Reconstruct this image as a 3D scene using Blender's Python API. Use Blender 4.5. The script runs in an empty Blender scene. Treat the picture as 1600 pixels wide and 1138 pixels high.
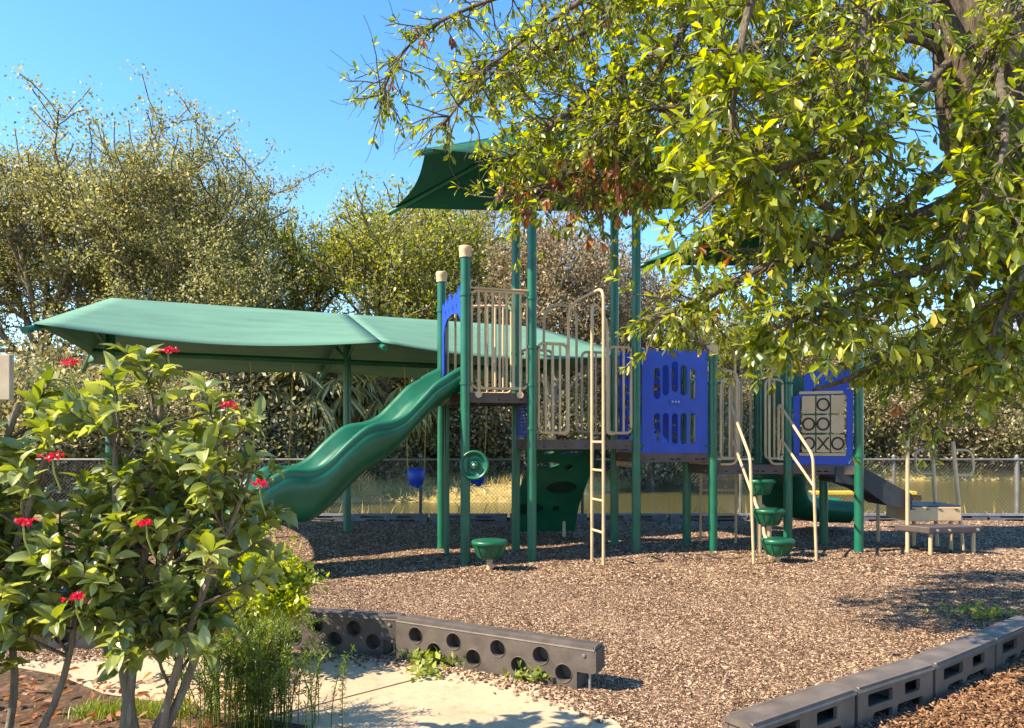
import bpy, math, random
import numpy as np
from mathutils import Vector, Matrix
from mathutils.geometry import tessellate_polygon
S = bpy.context.scene
C = S.collection
R = math.radians
# ------------------------------------------------------------------ camera
FX, HZ, CH = 1150.0, 686.0, 1.6          # focal length in px of a 1600 px wide frame, horizon row, eye height
cam = bpy.data.objects.new('camera', bpy.data.cameras.new('camera')); C.objects.link(cam)
cam.location = (0, 0, CH); cam.rotation_euler = (R(90), 0, 0)
cam.data.sensor_width = 36; cam.data.lens = FX/1600*36; cam.data.shift_y = (HZ-569)/1600
cam.data.clip_end = 3000; cam.data.clip_start = .05
S.camera = cam
# ------------------------------------------------------------------ light
SUN = Vector((-1.05, -.33, 1.02)).normalized()          # towards the sun
elev = math.asin(SUN.z)
w = bpy.data.worlds.new('World'); S.world = w; w.use_nodes = True
nt = w.node_tree; nt.nodes.clear()
sky = nt.nodes.new('ShaderNodeTexSky'); sky.sky_type = 'NISHITA'; sky.sun_disc = False
sky.sun_elevation = elev; sky.sun_rotation = math.atan2(SUN.x, SUN.y)
sky.air_density = 1.0; sky.dust_density = .1; sky.ozone_density = 4.0; sky.altitude = 0
bg = nt.nodes.new('ShaderNodeBackground'); bg.inputs[1].default_value = .15
wo = nt.nodes.new('ShaderNodeOutputWorld')
hs = nt.nodes.new('ShaderNodeHueSaturation'); hs.inputs['Saturation'].default_value = 1.22; hs.inputs['Hue'].default_value = .499
nt.links.new(sky.outputs[0], hs.inputs['Color']); nt.links.new(hs.outputs[0], bg.inputs[0]); nt.links.new(bg.outputs[0], wo.inputs[0])
ld = bpy.data.lights.new('sun', 'SUN'); ld.energy = 4.8; ld.angle = R(.5); ld.color = (1, .90, .72)
lo = bpy.data.objects.new('sun', ld); C.objects.link(lo); lo.rotation_euler = SUN.to_track_quat('Z', 'Y').to_euler()
S.view_settings.view_transform = 'Standard'; S.view_settings.look = 'None'
S.view_settings.exposure = 1.42
S.view_settings.use_white_balance = True; S.view_settings.white_balance_temperature = 7050; S.view_settings.white_balance_tint = 10; S.view_settings.gamma = 1
S.render.engine = 'CYCLES'
S.cycles.max_bounces = 6; S.cycles.transparent_max_bounces = 8

# ------------------------------------------------------------------ placing
def G(u, v):                       # ground point seen at a photo pixel
    Y = FX*CH/(v-HZ); return Vector(((u-800)/FX*Y, Y, 0))
def P(u, v, Y):
    return Vector(((u-800)/FX*Y, Y, CH-(v-HZ)/FX*Y))
def lerp(a, b, t): return a+(b-a)*t

# ------------------------------------------------------------------ materials
def newmat(name):
    m = bpy.data.materials.new(name); m.use_nodes = True
    n = m.node_tree; b = n.nodes['Principled BSDF']; return m, n, b
def N(n, t, **k):
    x = n.nodes.new(t)
    for a, v in k.items(): setattr(x, a, v)
    return x
def ramp(n, fac, stops):
    r = N(n, 'ShaderNodeValToRGB'); n.links.new(fac, r.inputs[0])
    e = r.color_ramp.elements
    while len(e) < len(stops): e.new(.5)
    for i, (p, c) in enumerate(stops): e[i].position = p; e[i].color = (*c, 1)
    return r.outputs[0]
def noise(n, scale, detail=4, coord='Object', rough=.55, sx=None):
    tc = N(n, 'ShaderNodeTexCoord'); t = N(n, 'ShaderNodeTexNoise')
    t.inputs['Scale'].default_value = scale; t.inputs['Detail'].default_value = detail; t.inputs['Roughness'].default_value = rough
    if sx:
        mp = N(n, 'ShaderNodeMapping'); mp.inputs['Scale'].default_value = sx
        n.links.new(tc.outputs[coord], mp.inputs[0]); n.links.new(mp.outputs[0], t.inputs['Vector'])
    else: n.links.new(tc.outputs[coord], t.inputs['Vector'])
    return t.outputs[0]
def bump(n, b, h, s, d=.01):
    x = N(n, 'ShaderNodeBump'); x.inputs['Strength'].default_value = s; x.inputs['Distance'].default_value = d
    n.links.new(h, x.inputs['Height']); n.links.new(x.outputs[0], b.inputs['Normal'])
def surf(name, col, rough=.5, var=.25, scale=6, metal=0, bmp=.1, bs=60, spec=.5):
    m, n, b = newmat(name)
    lo_ = tuple(c*(1-var) for c in col); hi = tuple(min(1, c*(1+var)) for c in col)
    n.links.new(ramp(n, noise(n, scale, 6), [(.3, lo_), (.7, hi)]), b.inputs['Base Color'])
    r = N(n, 'ShaderNodeMapRange'); n.links.new(noise(n, scale*3, 5), r.inputs[0])
    r.inputs[3].default_value = max(0, rough-.12); r.inputs[4].default_value = min(1, rough+.15); n.links.new(r.outputs[0], b.inputs['Roughness'])
    b.inputs['Metallic'].default_value = metal; b.inputs['Specular IOR Level'].default_value = spec
    bump(n, b, noise(n, bs, 4), bmp, .004)
    return m
def leafmat(name, stops, trans=.35, rough=.45, gloss=.5):
    m, n, b = newmat(name)
    g = N(n, 'ShaderNodeNewGeometry')
    c = ramp(n, g.outputs['Random Per Island'], stops)
    n.links.new(c, b.inputs['Base Color']); b.inputs['Roughness'].default_value = rough; b.inputs['Specular IOR Level'].default_value = gloss
    t = N(n, 'ShaderNodeBsdfTranslucent'); mx = N(n, 'ShaderNodeMixShader'); mx.inputs[0].default_value = trans
    hs = N(n, 'ShaderNodeHueSaturation'); hs.inputs['Value'].default_value = 1.7; hs.inputs['Saturation'].default_value = 1.3; hs.inputs['Hue'].default_value = .49
    n.links.new(c, hs.inputs['Color']); n.links.new(hs.outputs[0], t.inputs[0])
    n.links.new(b.outputs[0], mx.inputs[1]); n.links.new(t.outputs[0], mx.inputs[2])
    n.links.new(mx.outputs[0], n.nodes['Material Output'].inputs[0]); return m
M = {}
M['green'] = surf('green_powder_coat', (.005, .11, .062), .33, .22, 3)
M['slide'] = surf('green_moulded_plastic', (.006, .10, .052), .36, .28, 2.2, bmp=.05)
M['tan'] = surf('tan_powder_coat', (.50, .35, .205), .42, .15, 5)
M['cap'] = surf('tan_plastic_cap', (.60, .41, .23), .5, .12, 8)
M['blue'] = surf('blue_plastic', (.007, .052, .40), .42, .15, 3)
M['deck'] = surf('brown_vinyl_deck', (.075, .052, .048), .55, .3, 6)
M['pocket'] = surf('shaded_pocket_plastic', (.003, .03, .016), .5, .2)  # slide green darkened so the wall recesses carry painted-in shade
M['dark'] = surf('black_rubber_coating', (.022, .026, .034), .5, .3, 8)
M['mark'] = surf('black_marking', (.02, .015, .02), .6, .1)
M['steel'] = surf('galvanised_steel', (.45, .46, .46), .38, .2, 20, metal=.7)
M['chain'] = surf('yellow_coated_chain', (.55, .40, .08), .5, .2)
M['fence'] = surf('weathered_wire', (.2, .19, .17), .5, .3, 3, metal=.3)
M['fenceshade'] = surf('shaded_fence_metal', (.05, .055, .06), .5, .3, 3, metal=.3)  # fence metal for the left posts, their shade put into the colour
M['curb'] = surf('brown_recycled_plastic', (.085, .066, .055), .62, .35, 7, bmp=.35, bs=90)
M['curb2'] = surf('brown_grey_recycled_plastic', (.118, .092, .076), .55, .28, 6, bmp=.3, bs=80)
M['curb3'] = surf('grey_recycled_plastic', (.13, .13, .15), .6, .3, 5)
M['yellow'] = surf('yellow_bench_paint', (.80, .50, .02), .5, .2, 5)
M['wood'] = surf('dark_wood', (.09, .055, .03), .8, .3, 10)
M['tanbox'] = surf('tan_painted_panel', (.42, .33, .22), .6, .12, 6)
def fabric(name, col, trans):
    m, n, b = newmat(name)
    c = ramp(n, noise(n, 2.0, 6, sx=(.6, .6, 6)), [(.3, tuple(x*.86 for x in col)), (.7, tuple(x*1.12 for x in col))])
    n.links.new(c, b.inputs['Base Color']); b.inputs['Roughness'].default_value = .8; b.inputs['Specular IOR Level'].default_value = .25
    t = N(n, 'ShaderNodeBsdfTranslucent'); mx = N(n, 'ShaderNodeMixShader'); mx.inputs[0].default_value = trans
    n.links.new(c, t.inputs[0]); n.links.new(b.outputs[0], mx.inputs[1]); n.links.new(t.outputs[0], mx.inputs[2])
    bump(n, b, noise(n, 9, 5, sx=(.35, .35, 3)), .35, .02)
    n.links.new(mx.outputs[0], n.nodes['Material Output'].inputs[0]); return m
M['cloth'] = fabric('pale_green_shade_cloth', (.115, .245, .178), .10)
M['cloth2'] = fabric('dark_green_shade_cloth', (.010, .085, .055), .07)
def bark(name, a, b_, sc=9):
    m, n, b = newmat(name)
    f = noise(n, sc, 8, rough=.7, sx=(1, 1, .25))
    n.links.new(ramp(n, f, [(.32, a), (.52, tuple((x+y)/2 for x, y in zip(a, b_))), (.7, b_)]), b.inputs['Base Color'])
    b.inputs['Roughness'].default_value = .9; bump(n, b, f, 1, .06); return m
M['bark'] = bark('grey_oak_bark', (.05, .038, .026), (.30, .245, .18))
M['bark2'] = bark('brown_branch_bark', (.06, .045, .03), (.26, .2, .14), 20)
M['shrub_stem'] = bark('pale_shrub_bark', (.13, .10, .07), (.38, .31, .225), 24)
M['barkbig'] = bark('rough_trunk_bark', (.015, .01, .006), (.23, .165, .105), 16)
M['leaf_oak'] = leafmat('olive_oak_leaves', [(0, (.09, .095, .035)), (.35, (.19, .195, .07)), (.7, (.31, .305, .125)), (1, (.48, .43, .24))], .4, .5, .3)
M['leaf_yel'] = leafmat('yellow_green_leaves', [(0, (.08, .10, .025)), (.5, (.22, .24, .05)), (1, (.40, .38, .12))], .42)
M['leaf_dry'] = leafmat('dry_brown_leaves', [(0, (.09, .065, .04)), (.5, (.26, .20, .11)), (1, (.48, .39, .24))], .25, .6, .3)
M['leaf_dark'] = leafmat('dark_understorey_leaves', [(0, (.06, .065, .028)), (.5, (.19, .18, .08)), (1, (.46, .39, .22))], .35)
M['leaf_near'] = leafmat('glossy_overhanging_leaves', [(0, (.06, .085, .017)), (.4, (.155, .20, .033)), (.75, (.29, .335, .055)), (.96, (.46, .47, .10)), (1, (.62, .45, .05))], .5, .33, .7)
M['leaf_rust'] = leafmat('withered_rust_leaves', [(0, (.13, .05, .025)), (.5, (.30, .13, .06)), (1, (.45, .24, .12))], .35, .7)
M['leaf_shrub'] = leafmat('broad_shrub_leaves', [(0, (.09, .12, .03)), (.5, (.22, .26, .065)), (1, (.40, .42, .15))], .38, .30, .9)
M['leaf_lime'] = leafmat('lime_shrub_leaves', [(0, (.15, .21, .012)), (.5, (.29, .34, .018)), (1, (.46, .47, .04))], .4)
M['leaf_fern'] = leafmat('feathery_fern_leaves', [(0, (.045, .075, .012)), (.5, (.10, .15, .022)), (1, (.26, .31, .06))], .35)
M['petal'] = leafmat('red_petals', [(0, (.45, .005, .02)), (1, (.75, .02, .05))], .3)
M['palm'] = leafmat('palm_fronds', [(0, (.11, .11, .04)), (.5, (.28, .26, .09)), (1, (.55, .48, .24))], .25, .5)
M['grass'] = leafmat('green_grass_blades', [(0, (.10, .16, .02)), (1, (.32, .36, .07))], .3)
M['grassdry'] = leafmat('dry_grass_blades', [(0, (.28, .21, .05)), (.5, (.46, .35, .11)), (1, (.62, .5, .24))], .3)
M['chips'] = leafmat('wood_chips', [(0, (.03, .013, .008)), (.3, (.10, .052, .033)), (.6, (.24, .148, .093)), (.85, (.40, .275, .18)), (1, (.58, .45, .32))], 0, .85, .2)
M['chips2'] = leafmat('rusty_bark_litter', [(0, (.04, .02, .012)), (.5, (.17, .08, .038)), (1, (.34, .2, .11))], 0, .85, .2)
def groundmat(name, stops, sc, b_=.6, d=.02):
    m, n, b = newmat(name)
    a = noise(n, sc, 8, rough=.7); big = noise(n, sc*.02+.25, 3)
    mx = N(n, 'ShaderNodeMath', operation='MULTIPLY_ADD'); n.links.new(big, mx.inputs[0]); mx.inputs[1].default_value = .35; 
    ad = N(n, 'ShaderNodeMath', operation='MULTIPLY'); n.links.new(a, ad.inputs[0]); ad.inputs[1].default_value = .75
    n.links.new(ad.outputs[0], mx.inputs[2])
    n.links.new(ramp(n, mx.outputs[0], stops), b.inputs['Base Color'])
    b.inputs['Roughness'].default_value = .95; b.inputs['Specular IOR Level'].default_value = .15
    bump(n, b, a, b_, d); return m
M['mulch'] = groundmat('mulch_ground', [(.3, (.03, .017, .012)), (.5, (.14, .085, .055)), (.62, (.30, .2, .135)), (.75, (.48, .36, .26))], 34, 1, .03)
M['terrain'] = groundmat('dry_grass_ground', [(.3, (.10, .08, .03)), (.5, (.28, .21, .07)), (.7, (.46, .35, .15))], 6)
M['soil'] = groundmat('planting_soil', [(.3, (.03, .02, .012)), (.55, (.10, .06, .035)), (.7, (.22, .14, .08))], 30, 1)
def concrete():
    m, n, b = newmat('sandy_concrete')
    a = noise(n, 1.4, 6); f = noise(n, 160, 4); s = noise(n, 14, 7, rough=.75)
    ca = ramp(n, a, [(.3, (.41, .29, .18)), (.7, (.54, .40, .26))])
    cs = ramp(n, s, [(.33, (.72, .68, .62)), (.5, (1, 1, 1))])
    mm = N(n, 'ShaderNodeMix', data_type='RGBA', blend_type='MULTIPLY'); mm.inputs[0].default_value = .8
    n.links.new(ca, mm.inputs[6]); n.links.new(cs, mm.inputs[7])
    m2 = N(n, 'ShaderNodeMix', data_type='RGBA', blend_type='MULTIPLY'); m2.inputs[0].default_value = .6
    n.links.new(mm.outputs[2], m2.inputs[6]); n.links.new(ramp(n, f, [(.35, (.6, .6, .6)), (.55, (1, 1, 1))]), m2.inputs[7])
    n.links.new(m2.outputs[2], b.inputs['Base Color']); b.inputs['Roughness'].default_value = .85
    bump(n, b, f, .25, .004); return m
M['concrete'] = concrete()
def watermat():
    m, n, b = newmat('pond_water')
    b.inputs['Base Color'].default_value = (.10, .088, .03, 1); b.inputs['Roughness'].default_value = .12
    b.inputs['Specular IOR Level'].default_value = .6
    bump(n, b, noise(n, 2.2, 5, sx=(1, 3.5, 1)), .35, .06); return m
M['water'] = watermat()

# ------------------------------------------------------------------ mesh building
def put(name, me, mat, parent):
    if mat is not None: me.materials.append(mat)
    o = bpy.data.objects.new(name, me); C.objects.link(o)
    if parent is not None: o.parent = parent
    return o
def base_of(parent):
    b = Vector((0, 0, 0)); q = parent
    while q is not None: b += q.location; q = q.parent
    return b
class MB:
    def __init__(s): s.v = []; s.f = []; s.s = []
    def add(s, vs, fs, smooth=False):
        k = len(s.v); s.v += [tuple(x) for x in vs]; s.f += [tuple(i+k for i in f) for f in fs]; s.s += [smooth]*len(fs); return s
    def tube(s, pts, r, n=10, caps=True):
        pts = [Vector(p) for p in pts]; m = len(pts)
        rs = r if isinstance(r, (list, tuple)) else [r]*m
        t0 = (pts[1]-pts[0]).normalized(); a = t0.orthogonal().normalized()
        vs = []
        for i, p in enumerate(pts):
            t = (pts[min(i+1, m-1)]-pts[max(i-1, 0)])
            t = t.normalized() if t.length > 1e-9 else t0
            a = (a-t*a.dot(t)); a = a.normalized() if a.length > 1e-6 else t.orthogonal().normalized()
            b = t.cross(a)
            for k in range(n):
                g = 2*math.pi*k/n; vs.append(p+(a*math.cos(g)+b*math.sin(g))*rs[i])
        fs = [(i*n+k, i*n+(k+1) % n, (i+1)*n+(k+1) % n, (i+1)*n+k) for i in range(m-1) for k in range(n)]
        s.add(vs, fs, True)
        if caps: s.add([vs[k] for k in range(n)], [tuple(reversed(range(n)))]); s.add([vs[(m-1)*n+k] for k in range(n)], [tuple(range(n))])
        return s
    def box(s, c, size, rz=0, M4=None):
        x, y, z = [q/2 for q in size]
        vs = [Vector((i*x, j*y, k*z)) for i in (-1, 1) for j in (-1, 1) for k in (-1, 1)]
        m = M4 if M4 is not None else Matrix.Rotation(rz, 4, 'Z')
        vs = [Vector(c)+(m.to_3x3() @ v) for v in vs]
        return s.add(vs, [(0, 1, 3, 2), (4, 6, 7, 5), (0, 4, 5, 1), (2, 3, 7, 6), (0, 2, 6, 4), (1, 5, 7, 3)])
    def lathe(s, c, prof, n=28, axis=None):
        q = Vector((0, 0, 1)).rotation_difference(Vector(axis)) if axis is not None else None
        vs = []
        for r, z in prof:
            for k in range(n):
                g = 2*math.pi*k/n; v = Vector((r*math.cos(g), r*math.sin(g), z))
                if q: v = q @ v
                vs.append(Vector(c)+v)
        m = len(prof)
        return s.add(vs, [(i*n+k, i*n+(k+1) % n, (i+1)*n+(k+1) % n, (i+1)*n+k) for i in range(m-1) for k in range(n)], True)
    def plate(s, outer, holes, T, th, backs=None):
        """outline in (x,z) with holes, thickness th along local y, T maps local to world"""
        loops = [[Vector((a, b, 0)) for a, b in L] for L in [outer]+list(holes)]
        tris = tessellate_polygon(loops); flat = [p for L in loops for p in L]
        n = len(flat)
        vs = [T @ Vector((p.x, -th/2, p.y)) for p in flat]+[T @ Vector((p.x, th/2, p.y)) for p in flat]
        fs = [tuple(t) for t in tris]+[tuple(i+n for i in reversed(t)) for t in tris]
        k = 0
        for L in loops:
            m = len(L)
            for i in range(m): fs.append((k+i, k+(i+1) % m, k+(i+1) % m+n, k+i+n))
            k += m
        return s.add(vs, fs)
    def build(s, name, mat, parent=None, bevel=0):
        me = bpy.data.meshes.new(name)
        b = base_of(parent)
        me.from_pydata([(v[0]-b.x, v[1]-b.y, v[2]-b.z) for v in s.v], [], s.f)
        me.polygons.foreach_set('use_smooth', s.s); me.validate(); me.update()
        import bmesh
        bm = bmesh.new(); bm.from_mesh(me); bmesh.ops.recalc_face_normals(bm, faces=bm.faces); bm.to_mesh(me); bm.free()
        o = put(name, me, mat, parent)
        if bevel:
            d = o.modifiers.new('bevel', 'BEVEL'); d.width = bevel; d.segments = 2; d.limit_method = 'ANGLE'; d.angle_limit = R(40)
        return o
def tag(o, label=None, cat=None, group=None, kind=None):
    if label: o['label'] = label
    if cat: o['category'] = cat
    if group: o['group'] = group
    if kind: o['kind'] = kind
    return o
def thing(name, loc, label, cat, group=None):
    o = bpy.data.objects.new(name, None); C.objects.link(o); o.location = loc; o.empty_display_size = .2
    return tag(o, label, cat, group)
def copy_tree(o, parent=None):
    c = o.copy(); C.objects.link(c); c.parent = parent
    for ch in list(o.children): copy_tree(ch, c)
    return c
def smooth_path(pts, k=6):
    pts = [Vector(p) for p in pts]; out = []
    q = [pts[0]*2-pts[1]]+pts+[pts[-1]*2-pts[-2]]
    for i in range(1, len(q)-2):
        a, b, c, d = q[i-1:i+3]
        for j in range(k):
            t = j/k
            out.append(.5*((2*b)+(c-a)*t+(2*a-5*b+4*c-d)*t*t+(3*b-a-3*c+d)*t**3))
    out.append(pts[-1]); return out
def fillet(pts, r, k=6):
    pts = [Vector(p) for p in pts]; out = [pts[0]]
    for i in range(1, len(pts)-1):
        a, b, c = pts[i-1:i+2]; u = (a-b); w_ = (c-b); rr = min(r, u.length*.49, w_.length*.49)
        p, q = b+u.normalized()*rr, b+w_.normalized()*rr
        for j in range(k+1):
            t = j/k; out.append(p*(1-t)**2+b*2*t*(1-t)+q*t*t)
    out.append(pts[-1]); return out
def rot_batch(rng, n, mode='any', tilt=1.0):
    """random rotation matrices (n,3,3)"""
    if mode == 'any':
        q = rng.normal(size=(n, 4)); q /= np.linalg.norm(q, axis=1)[:, None]
        w_, x, y, z = q.T
        return np.stack([1-2*(y*y+z*z), 2*(x*y-z*w_), 2*(x*z+y*w_), 2*(x*y+z*w_), 1-2*(x*x+z*z), 2*(y*z-x*w_), 2*(x*z-y*w_), 2*(y*z+x*w_), 1-2*(x*x+y*y)], 1).reshape(n, 3, 3)
def frames(dirs, rng, roll=1.0):
    """frames with +x along dirs, z roughly up, rolled"""
    d = dirs/np.linalg.norm(dirs, axis=1)[:, None]
    up = np.tile(np.array([0, 0, 1.0]), (len(d), 1))+rng.normal(size=d.shape)*.15
    y = np.cross(up, d); y /= np.linalg.norm(y, axis=1)[:, None]+1e-9
    z = np.cross(d, y)
    a = rng.normal(size=len(d))*roll
    y2 = y*np.cos(a)[:, None]+z*np.sin(a)[:, None]; z2 = np.cross(d, y2)
    return np.stack([d, y2, z2], 2)
def scatter(name, tv, tf, pos, rot, scale, mat, parent=None, smooth=False):
    tv = np.array(tv, float); n = len(pos); m = len(tv); b = base_of(parent)
    scale = np.asarray(scale)
    if scale.ndim == 1: scale = scale[:, None]
    loc = tv[None]*scale[:, None, :] if scale.shape[1] == 3 else tv[None]*scale[:, :, None]
    v = np.einsum('nij,nmj->nmi', rot, loc)+pos[:, None]-np.array(b)
    v = v.reshape(-1, 3)
    ls = np.array([len(f) for f in tf]); fl = np.array([i for f in tf for i in f])
    loops = (fl[None]+np.arange(n)[:, None]*m).ravel()
    tot = np.tile(ls, n); st = np.concatenate([[0], np.cumsum(tot)[:-1]])
    me = bpy.data.meshes.new(name)
    me.vertices.add(len(v)); me.vertices.foreach_set('co', v.astype(np.float32).ravel())
    me.loops.add(len(loops)); me.loops.foreach_set('vertex_index', loops.astype(np.int32))
    me.polygons.add(len(tot)); me.polygons.foreach_set('loop_start', st.astype(np.int32)); me.polygons.foreach_set('loop_total', tot.astype(np.int32))
    if smooth: me.polygons.foreach_set('use_smooth', np.ones(len(tot), bool))
    me.update(calc_edges=True)
    return put(name, me, mat, parent)
# leaf templates, length 1 along +x
L_SM = ([(0, 0, 0), (.5, .28, .06), (1, 0, 0), (.5, -.28, .06)], [(0, 1, 2, 3)])
L_MD = ([(0, 0, 0), (.36, .12, .04), (.74, .18, .04), (1, 0, -.08), (.74, -.18, .04), (.36, -.12, .04), (.36, 0, 0), (.74, 0, -.02)],
        [(0, 6, 1), (6, 7, 2, 1), (7, 3, 2), (0, 5, 6), (6, 5, 4, 7), (7, 4, 3)])
def big_leaf():
    v = []; f = []
    xs = [0, .12, .3, .5, .7, .87, 1]; ws = [.01, .10, .19, .23, .19, .10, .005]
    for i, (x, w_) in enumerate(zip(xs, ws)):
        zc = .10*math.sin(x*2.6)-.16*x*x; wob = .02*math.sin(i*2.4)
        v += [(x, w_, zc+.09*w_/.23+wob), (x, w_*.5, zc+.055*w_/.23), (x, 0, zc), (x, -w_*.5, zc+.055*w_/.23), (x, -w_, zc+.09*w_/.23-wob)]
    for i in range(len(xs)-1):
        for k in range(4): a = i*5+k; f.append((a, a+1, a+6, a+5))
    return v, f
L_BIG = big_leaf()

# ------------------------------------------------------------------ terrain
def sst(a, b, x):
    t = np.clip((x-a)/(b-a), 0, 1); return t*t*(3-2*t)
def ground_z(X, Y):
    far = 24.5+13*sst(0, 9, X)
    inside = sst(15.0, 16.2, Y)*(1-sst(far-1.5, far+1.5, Y))*sst(-7.5, -5.2, X)*(1-sst(60, 64, X))
    wav = .12*np.sin(X*.7)*np.sin(Y*.5)*sst(16, 22, Y)
    rise = .35*sst(far+1, far+16, Y)
    return -1.1*inside+wav*(1-inside)+rise
def axis(lo, hi, step, out, g=1.35):
    a = list(np.arange(lo, hi+1e-6, step)); s = step
    x = hi
    while x < out: s *= g; x += s; a.append(x)
    x = lo; s = step; pre = []
    while x > -out: s *= g; x -= s; pre.append(x)
    return np.array(pre[::-1]+a)
ax, ay = axis(-16, 22, .4, 900), axis(-2, 46, .4, 900)
XX, YY = np.meshgrid(ax, ay); ZZ = ground_z(XX, YY)-.006*(YY < 15)
nx = len(ax)
me = bpy.data.meshes.new('ground')
me.from_pydata(np.stack([XX.ravel(), YY.ravel(), ZZ.ravel()], 1).tolist(), [], [(j*nx+i, j*nx+i+1, (j+1)*nx+i+1, (j+1)*nx+i) for j in range(len(ay)-1) for i in range(nx-1)])
me.polygons.foreach_set('use_smooth', [True]*len(me.polygons))
tag(put('ground', me, M['terrain'], None), kind='structure')
o = MB().add([(-9, 14.9, -.52), (64, 14.9, -.52), (64, 42, -.52), (-9, 42, -.52)], [(0, 1, 2, 3)]).build('pond_water', M['water']); tag(o, kind='structure')
# mulch bed: one sheet with gentle mounds
bx_, by_ = np.linspace(-14, 14, 113), np.linspace(1.5, 14.62, 70)
BX, BY = np.meshgrid(bx_, by_)
def mulch_z(X, Y): return .012+.012*np.sin(X*1.9+.6)*np.sin(Y*1.7)+.008*np.sin(X*4.3+Y*3.1)
me = bpy.data.meshes.new('mulch_bed'); k = len(bx_)
me.from_pydata(np.stack([BX.ravel(), BY.ravel(), mulch_z(BX, BY).ravel()], 1).tolist(), [], [(j*k+i, j*k+i+1, (j+1)*k+i+1, (j+1)*k+i) for j in range(len(by_)-1) for i in range(k-1)])
me.polygons.foreach_set('use_smooth', [True]*len(me.polygons))
tag(put('mulch_bed', me, M['mulch'], None), kind='structure')
# concrete path
edge = [G(-150, 1046), G(40, 1040), G(180, 1034), G(330, 1030), G(470, 1032), G(560, 1036), G(650, 1045), G(740, 1060), G(830, 1080), G(905, 1106), G(965, 1142)]
edge = smooth_path(edge, 4)
CZ = .045
out = [Vector((-1.35, 5.25, 0))][:0]+edge+[Vector((.9, 2.2, 0)), Vector((-5.2, 2.2, 0)), Vector((-5.0, 4.4, 0))]
inner = MB()
n_ = len(out)
jo = MB()
inner.add([(p.x, p.y, CZ) for p in out]+[(p.x, p.y, -.05) for p in out], [tuple(range(n_))]+[(i, (i+1) % n_, (i+1) % n_+n_, i+n_) for i in range(n_)])
pth = inner.build('path', M['concrete']); tag(pth, kind='structure')
ja, jb = G(480, 1118), G(652, 1072)
dd = (jb-ja).normalized(); ja2 = ja-dd*1.2
nn = Vector((-dd.y, dd.x, 0))*.006
jo.add([(*(ja2-nn).xy, CZ+.003), (*(jb-nn).xy, CZ+.003), (*(jb+nn).xy, CZ+.003), (*(ja2+nn).xy, CZ+.003)], [(0, 1, 2, 3)])
tag(jo.build('path_joint', M['wood']), kind='structure')
rng = np.random.default_rng(5)
def inpoly(X, Y, poly):
    c = np.zeros(len(X), bool); j = len(poly)-1
    for i in range(len(poly)):
        xi, yi, xj, yj = poly[i].x, poly[i].y, poly[j].x, poly[j].y
        c ^= ((yi > Y) != (yj > Y)) & (X < (xj-xi)*(Y-yi)/(yj-yi+1e-12)+xi); j = i
    return c
# chips of mulch: more of them close to the viewer
chip = ([(-.5, -.5, 0), (.5, -.35, 0), (.45, .5, 0), (-.4, .4, 0), (-.4, -.35, .5), (.4, -.3, .5), (.35, .4, .5), (-.35, .3, .5)], [(4, 5, 6, 7), (0, 1, 5, 4), (1, 2, 6, 5), (2, 3, 7, 6), (3, 0, 4, 7)])
def chips(n, y0, y1, size, seed, pw=1.0):
    r = np.random.default_rng(seed)
    Y = y0+(y1-y0)*r.random(n)**pw; X = (r.random(n)*2-1)*(.74*Y+.4)
    ok = ~inpoly(X, Y, out); X, Y = X[ok], Y[ok]; n = len(X)
    yaw = r.random(n)*6.283; rx, ry = r.normal(size=n)*.32, r.normal(size=n)*.32
    d = np.stack([np.cos(yaw), np.sin(yaw), ry], 1); F = frames(d, r, .35)
    big = np.where(r.random(n) < .03, 1.9, 1.0); sc = np.stack([size*(.4+1.2*r.random(n))*big, size*(.18+.35*r.random(n)), size*.22*(.4+r.random(n))], 1)
    return np.stack([X, Y, mulch_z(X, Y)+size*.12*r.random(n)], 1), F, sc
a = chips(190000, 3.7, 8.2, .0225, 1, 1.0); b = chips(110000, 8.0, 14.5, .035, 2, 1.0)
o = scatter('wood_mulch', *chip, np.concatenate([a[0], b[0]]), np.concatenate([a[1], b[1]]), np.concatenate([a[2], b[2]]), M['chips'])
tag(o, 'brown and tan shredded wood chips spread loose over the playground', 'mulch', kind='stuff')

# ------------------------------------------------------------------ play structure
A1, A2, A3, A4 = G(727, 882), G(831, 877), G(690, 860), G(806, 861)
B2, B3, C2, C3 = G(994, 866), G(960, 853.5), G(1114, 863), G(1073, 853)
D2, D3, E2, E3 = G(1231, 860), G(1184, 851), G(1342, 865), G(1287, 851)
ZA, ZB, ZC, ZD = 2.19, 1.585, 1.40, 1.225
play = thing('play_structure', (1.8, 10.2, 0), 'large green, tan and blue playground tower with two dark canopies and wavy slide', 'play structure')
RO = .062
def post(p, top, cap=False, r=RO):
    m = MB().tube([p+Vector((0, 0, -.05)), p+Vector((0, 0, top))], r, 20)
    for z in (.42, 1.1): pass
    o = m.build('post', M['green'], play)
    m2 = MB()
    if cap:
        m2.lathe(p, [(r+.012, top-.03), (r+.013, top+.04), (r+.02, top+.06), (r+.021, top+.10), (r+.013, top+.115), (.0, top+.13)], 24)
        m2.build('cap', M['cap'], o)
    return o
ROOF1, ROOF2 = 5.12, 4.46
post(A1, 3.94, True); post(A3, 3.88, True); post(A2, ROOF1+.2); post(A4, ROOF1+.2)
post(B2, ROOF1+.2); post(B3, ROOF1+.2); post(C2, 2.81, True); post(C3, 2.75, True)
post(D2, ROOF2+.2); post(D3, ROOF2+.2); post(E2, ROOF2+.2); post(E3, ROOF2+.2)
MB().tube([lerp(A1, A3, .5)+Vector((-.08, 0, -.05)), lerp(A1, A3, .5)+Vector((-.08, 0, ZA-.12))], .036, 14).build('support_post', M['slide'], play)
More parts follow.
